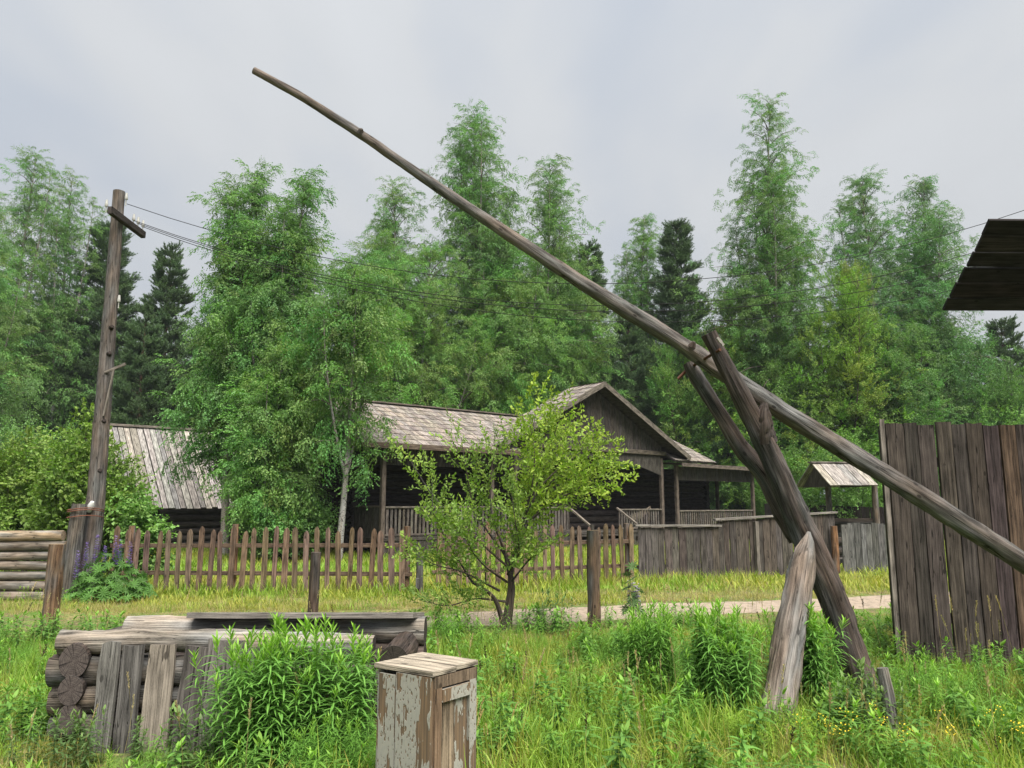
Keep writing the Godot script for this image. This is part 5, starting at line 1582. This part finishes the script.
	# small herbs with broader leaves between the blades
	var hx := [[], []]; var hc := [PackedColorArray(), PackedColorArray()]
	for k in 3000:
		var z := -sqrt(rr(3.8 * 3.8, 11.0 * 11.0)); var x := rr(-1, 1) * (0.72 * -z + 0.5)
		if blocked(x, z) or absf(z - road_mid(x)) < 0.9: continue
		var n1 := nz.get_noise_2d(x * 60.0 + 40, z * 60.0)
		if n1 < -0.05: continue
		var v := rg.randi() % 2
		var s := rr(0.16, 0.36)
		hx[v].append(Transform3D(Basis.from_euler(Vector3(rr(-0.25, 0.25), rr(0, TAU), rr(-0.25, 0.25))).scaled(Vector3(s * 1.2, s, s * 1.2)), Vector3(x, ground_y(x, z), z)))
		hc[v].append(vary(Color(1.0, 1.0, 0.9), 0.2))
	tag(scatter("meadow_herbs", weed_stem(1.0, 34, 0.30, 0.085, Color(0.13, 0.27, 0.06), Color(0.18, 0.33, 0.06)), hx[0], hc[0]), "low broad-leaved herbs mixed into the meadow grass", "herbs", "", "stuff")
	tag(scatter("meadow_herbs", weed_stem(1.0, 60, 0.26, 0.035, Color(0.15, 0.30, 0.055), Color(0.2, 0.36, 0.06)), hx[1], hc[1]), "low narrow-leaved herbs mixed into the meadow grass", "herbs", "", "stuff")
	# little yellow flowers at the lower right
	var fm := MB.new()
	twig(fm, Vector3.ZERO, Vector3(0, 0.24, 0), 0.002, Color(0.12, 0.2, 0.04))
	for k in 3:
		for j in 5:
			var an := TAU * j / 5.0 + k
			var d := Vector3(cos(an), 0.5, sin(an)).normalized()
			leaf(fm, Vector3(rr(-0.03, 0.03), 0.24 + 0.02 * k, rr(-0.03, 0.03)), d, d.cross(Vector3.UP).normalized(), 0.010, 0.009, Color(0.6, 0.45, 0.03))
	var fx := []; var fc := PackedColorArray()
	for k in 26:
		var z := -rr(4.75, 5.3); var x := rr(1.75, 3.3)
		fx.append(Transform3D(Basis.from_euler(Vector3(rr(-0.2, 0.2), rr(0, TAU), 0)).scaled(Vector3.ONE * rr(0.7, 1.2)), Vector3(x, 0, z))); fc.append(Color.WHITE)
	tag(scatter("yellow_flowers", fm.mesh(M.petal), fx, fc), "tiny yellow meadow flowers at the lower right", "flowers", "", "stuff")

func make_weeds() -> void:
	var g := Color(0.145, 0.31, 0.062); var tip := Color(0.22, 0.40, 0.055)
	var a := []; var f := []; var b := []; var y := []
	for k in 4:
		a.append(weed_stem(1.0, 74, 0.165, 0.021, g * rr(0.9, 1.1), tip))
		f.append(weed_stem(1.0, 90, 0.14, 0.014, Color(0.15, 0.32, 0.055), tip))
		b.append(weed_stem(1.0, 30, 0.20, 0.050, Color(0.105, 0.18, 0.06), Color(0.15, 0.235, 0.07)))
		y.append(weed_stem(1.0, 44, 0.18, 0.030, Color(0.22, 0.36, 0.045), Color(0.29, 0.43, 0.06)))
	weed_clump("weed_clump", "large clump of tall narrow-leaved weeds between crib and cabinet", Vector3(-1.36, 0, -5.10), 0.52, 0.28, 125, 0.92, a)
	weed_clump("weed_clump", "lower bright weeds at the foot of the large clump", Vector3(-1.02, 0, -4.72), 0.32, 0.20, 36, 0.48, f)
	weed_clump("weed_clump", "feathery green weed clump standing alone right of the path post", Vector3(1.16, 0, -6.80), 0.22, 0.2, 85, 0.80, f)
	weed_clump("weed_clump", "dense weed clump left of the pointed brace post", Vector3(1.64, 0, -6.30), 0.28, 0.24, 95, 0.86, a)
	weed_clump("weed_clump", "weeds growing between the brace post and forked trunk", Vector3(2.42, 0, -6.50), 0.20, 0.2, 55, 0.90, a)
	weed_clump("weed_clump", "broad-leaved weeds in front of the forked trunk foot", Vector3(2.52, 0, -5.72), 0.22, 0.2, 26, 0.55, b)
	weed_clump("weed_clump", "bright bushy weeds by the left edge of the board wall", Vector3(3.25, 0, -6.25), 0.30, 0.28, 56, 0.46, f)
	weed_clump("weed_clump", "tall weed stems in front of the board wall near right edge", Vector3(4.05, 0, -6.5), 0.42, 0.3, 34, 0.46, a)
	weed_clump("weed_clump", "grey-green mugwort at the foot of the leaning slabs", Vector3(-2.75, 0, -5.12), 0.42, 0.2, 34, 0.36, b)
	weed_clump("weed_clump", "yellow-green herbs at the lower right corner of the yard", Vector3(3.6, 0, -5.3), 0.55, 0.35, 60, 0.38, y)
	weed_clump("weed_clump", "yellow-green herbs at the foot of the brace post", Vector3(1.75, 0, -5.35), 0.4, 0.25, 46, 0.32, y)
	weed_clump("weed_clump", "single leafy shoots below the widest slab of the crib", Vector3(-1.98, 0, -4.92), 0.18, 0.12, 9, 0.46, b)
	weed_clump("weed_clump", "leafy weeds right of the apple tree trunk", Vector3(0.55, 0, -10.0), 0.2, 0.2, 14, 0.62, b)
	weed_clump("weed_clump", "tall grass-green weeds left of the apple tree trunk", Vector3(-0.95, 0, -9.0), 0.45, 0.35, 40, 0.50, f)
	weed_clump("weed_clump", "leafy weeds along the bottom of the log wall", Vector3(-8.2, 0, -12.7), 1.2, 0.2, 40, 0.34, y)
	lupin("large lupin bush with violet spikes at the fence corner", Vector3(-6.85, 0, -13.5), 0.68, 230, [Vector3(-0.42, 0.86, 0.1), Vector3(-0.30, 0.98, 0.0), Vector3(-0.05, 0.80, 0.2), Vector3(0.05, 0.96, 0.05), Vector3(0.16, 0.90, 0.12), Vector3(0.28, 0.86, 0.0), Vector3(-0.5, 0.72, 0.2)], Color(0.10, 0.215, 0.05), Color(0.24, 0.17, 0.44))
	lupin("small faded lupin beside the sandy track", Vector3(1.66, 0, -10.9), 0.16, 16, [Vector3(-0.04, 0.46, 0), Vector3(0.06, 0.42, 0.05), Vector3(0.02, 0.50, -0.03)], Color(0.08, 0.15, 0.05), Color(0.36, 0.30, 0.42))

func make_sky() -> ImageTexture:
	var n := FastNoiseLite.new()
	n.seed = 5; n.frequency = 1.0; n.fractal_octaves = 4
	var im := Image.create(1024, 512, false, Image.FORMAT_RGBF)
	for y in 512:
		var el := (0.5 - (y + 0.5) / 512.0) * PI
		for x in 1024:
			var az := (x + 0.5) / 1024.0 * TAU
			var up := sin(el)
			# a layered overcast: brighter towards the zenith, soft streaks
			var k := 1.10 + 0.5 * maxf(up, 0.0)
			var hv := maxf(up, 0.02) + 0.25
			var q := Vector3(cos(el) * cos(az) / hv, 2.2 / hv * 0.2, cos(el) * sin(az) / hv)
			var s := n.get_noise_3d(q.x * 0.55, q.y * 3.0, q.z * 1.5) + 0.5 * n.get_noise_3d(q.x * 1.3 + 9, q.y, q.z * 3.5)
			k *= 1.0 + 0.085 * s
			var c := Color(0.585, 0.635, 0.71).lerp(Color(0.645, 0.67, 0.70), clampf(0.5 + s * 1.2 + up * 0.6, 0, 1))
			if up < 0.0: c = Color(0.25, 0.27, 0.2)
			im.set_pixel(x, y, Color(c.r * k, c.g * k, c.b * k))
	return ImageTexture.create_from_image(im)

func _ready() -> void:
	rg.seed = 20240611
	nz.seed = 77
	nz.frequency = 0.012
	nz.fractal_octaves = 3
	# camera
	var cam := Camera3D.new()
	cam.name = "camera"
	cam.fov = 53.13
	cam.near = 0.05
	cam.far = 3000.0
	add_child(cam)
	cam.position = Vector3(0, 1.6, 0)
	cam.rotation_degrees = Vector3(8.953, 0, 0)
	# overcast sky and a very soft sun behind the cloud
	var env := Environment.new()
	env.background_mode = Environment.BG_SKY
	var sky := Sky.new()
	var sm := PanoramaSkyMaterial.new()
	sm.panorama = make_sky()
	sky.sky_material = sm
	env.sky = sky
	env.background_energy_multiplier = 0.1195
	env.tonemap_mode = Environment.TONE_MAPPER_LINEAR
	env.tonemap_exposure = 6.4
	env.fog_enabled = true
	env.fog_density = 0.0003
	env.fog_light_color = Color(0.84, 0.87, 0.92)
	env.ssao_enabled = true; env.ssil_enabled = true; env.sdfgi_enabled = true
	var we := WorldEnvironment.new()
	we.name = "environment"
	we.environment = env
	add_child(we)
	var sun := DirectionalLight3D.new()
	sun.name = "sun"
	sun.light_energy = 0.5
	sun.light_angular_distance = 45.0
	sun.light_color = Color(1.0, 0.975, 0.94)
	sun.shadow_enabled = true
	sun.rotation_degrees = Vector3(-60, 28, 0)
	add_child(sun)
	var t0 := Time.get_ticks_msec()
	make_materials()
	make_sprays()
	print("materials ", Time.get_ticks_msec() - t0)
	make_ground()
	make_house()
	make_outbuildings()
	make_fences()
	make_gate_wall()
	print("built ", Time.get_ticks_msec() - t0)
	make_sweep()
	make_pole()
	make_crib()
	make_apple()
	print("objects ", Time.get_ticks_msec() - t0)
	make_trees()
	print("trees ", Time.get_ticks_msec() - t0)
	make_weeds()
	make_grass()
	print("done ", Time.get_ticks_msec() - t0)
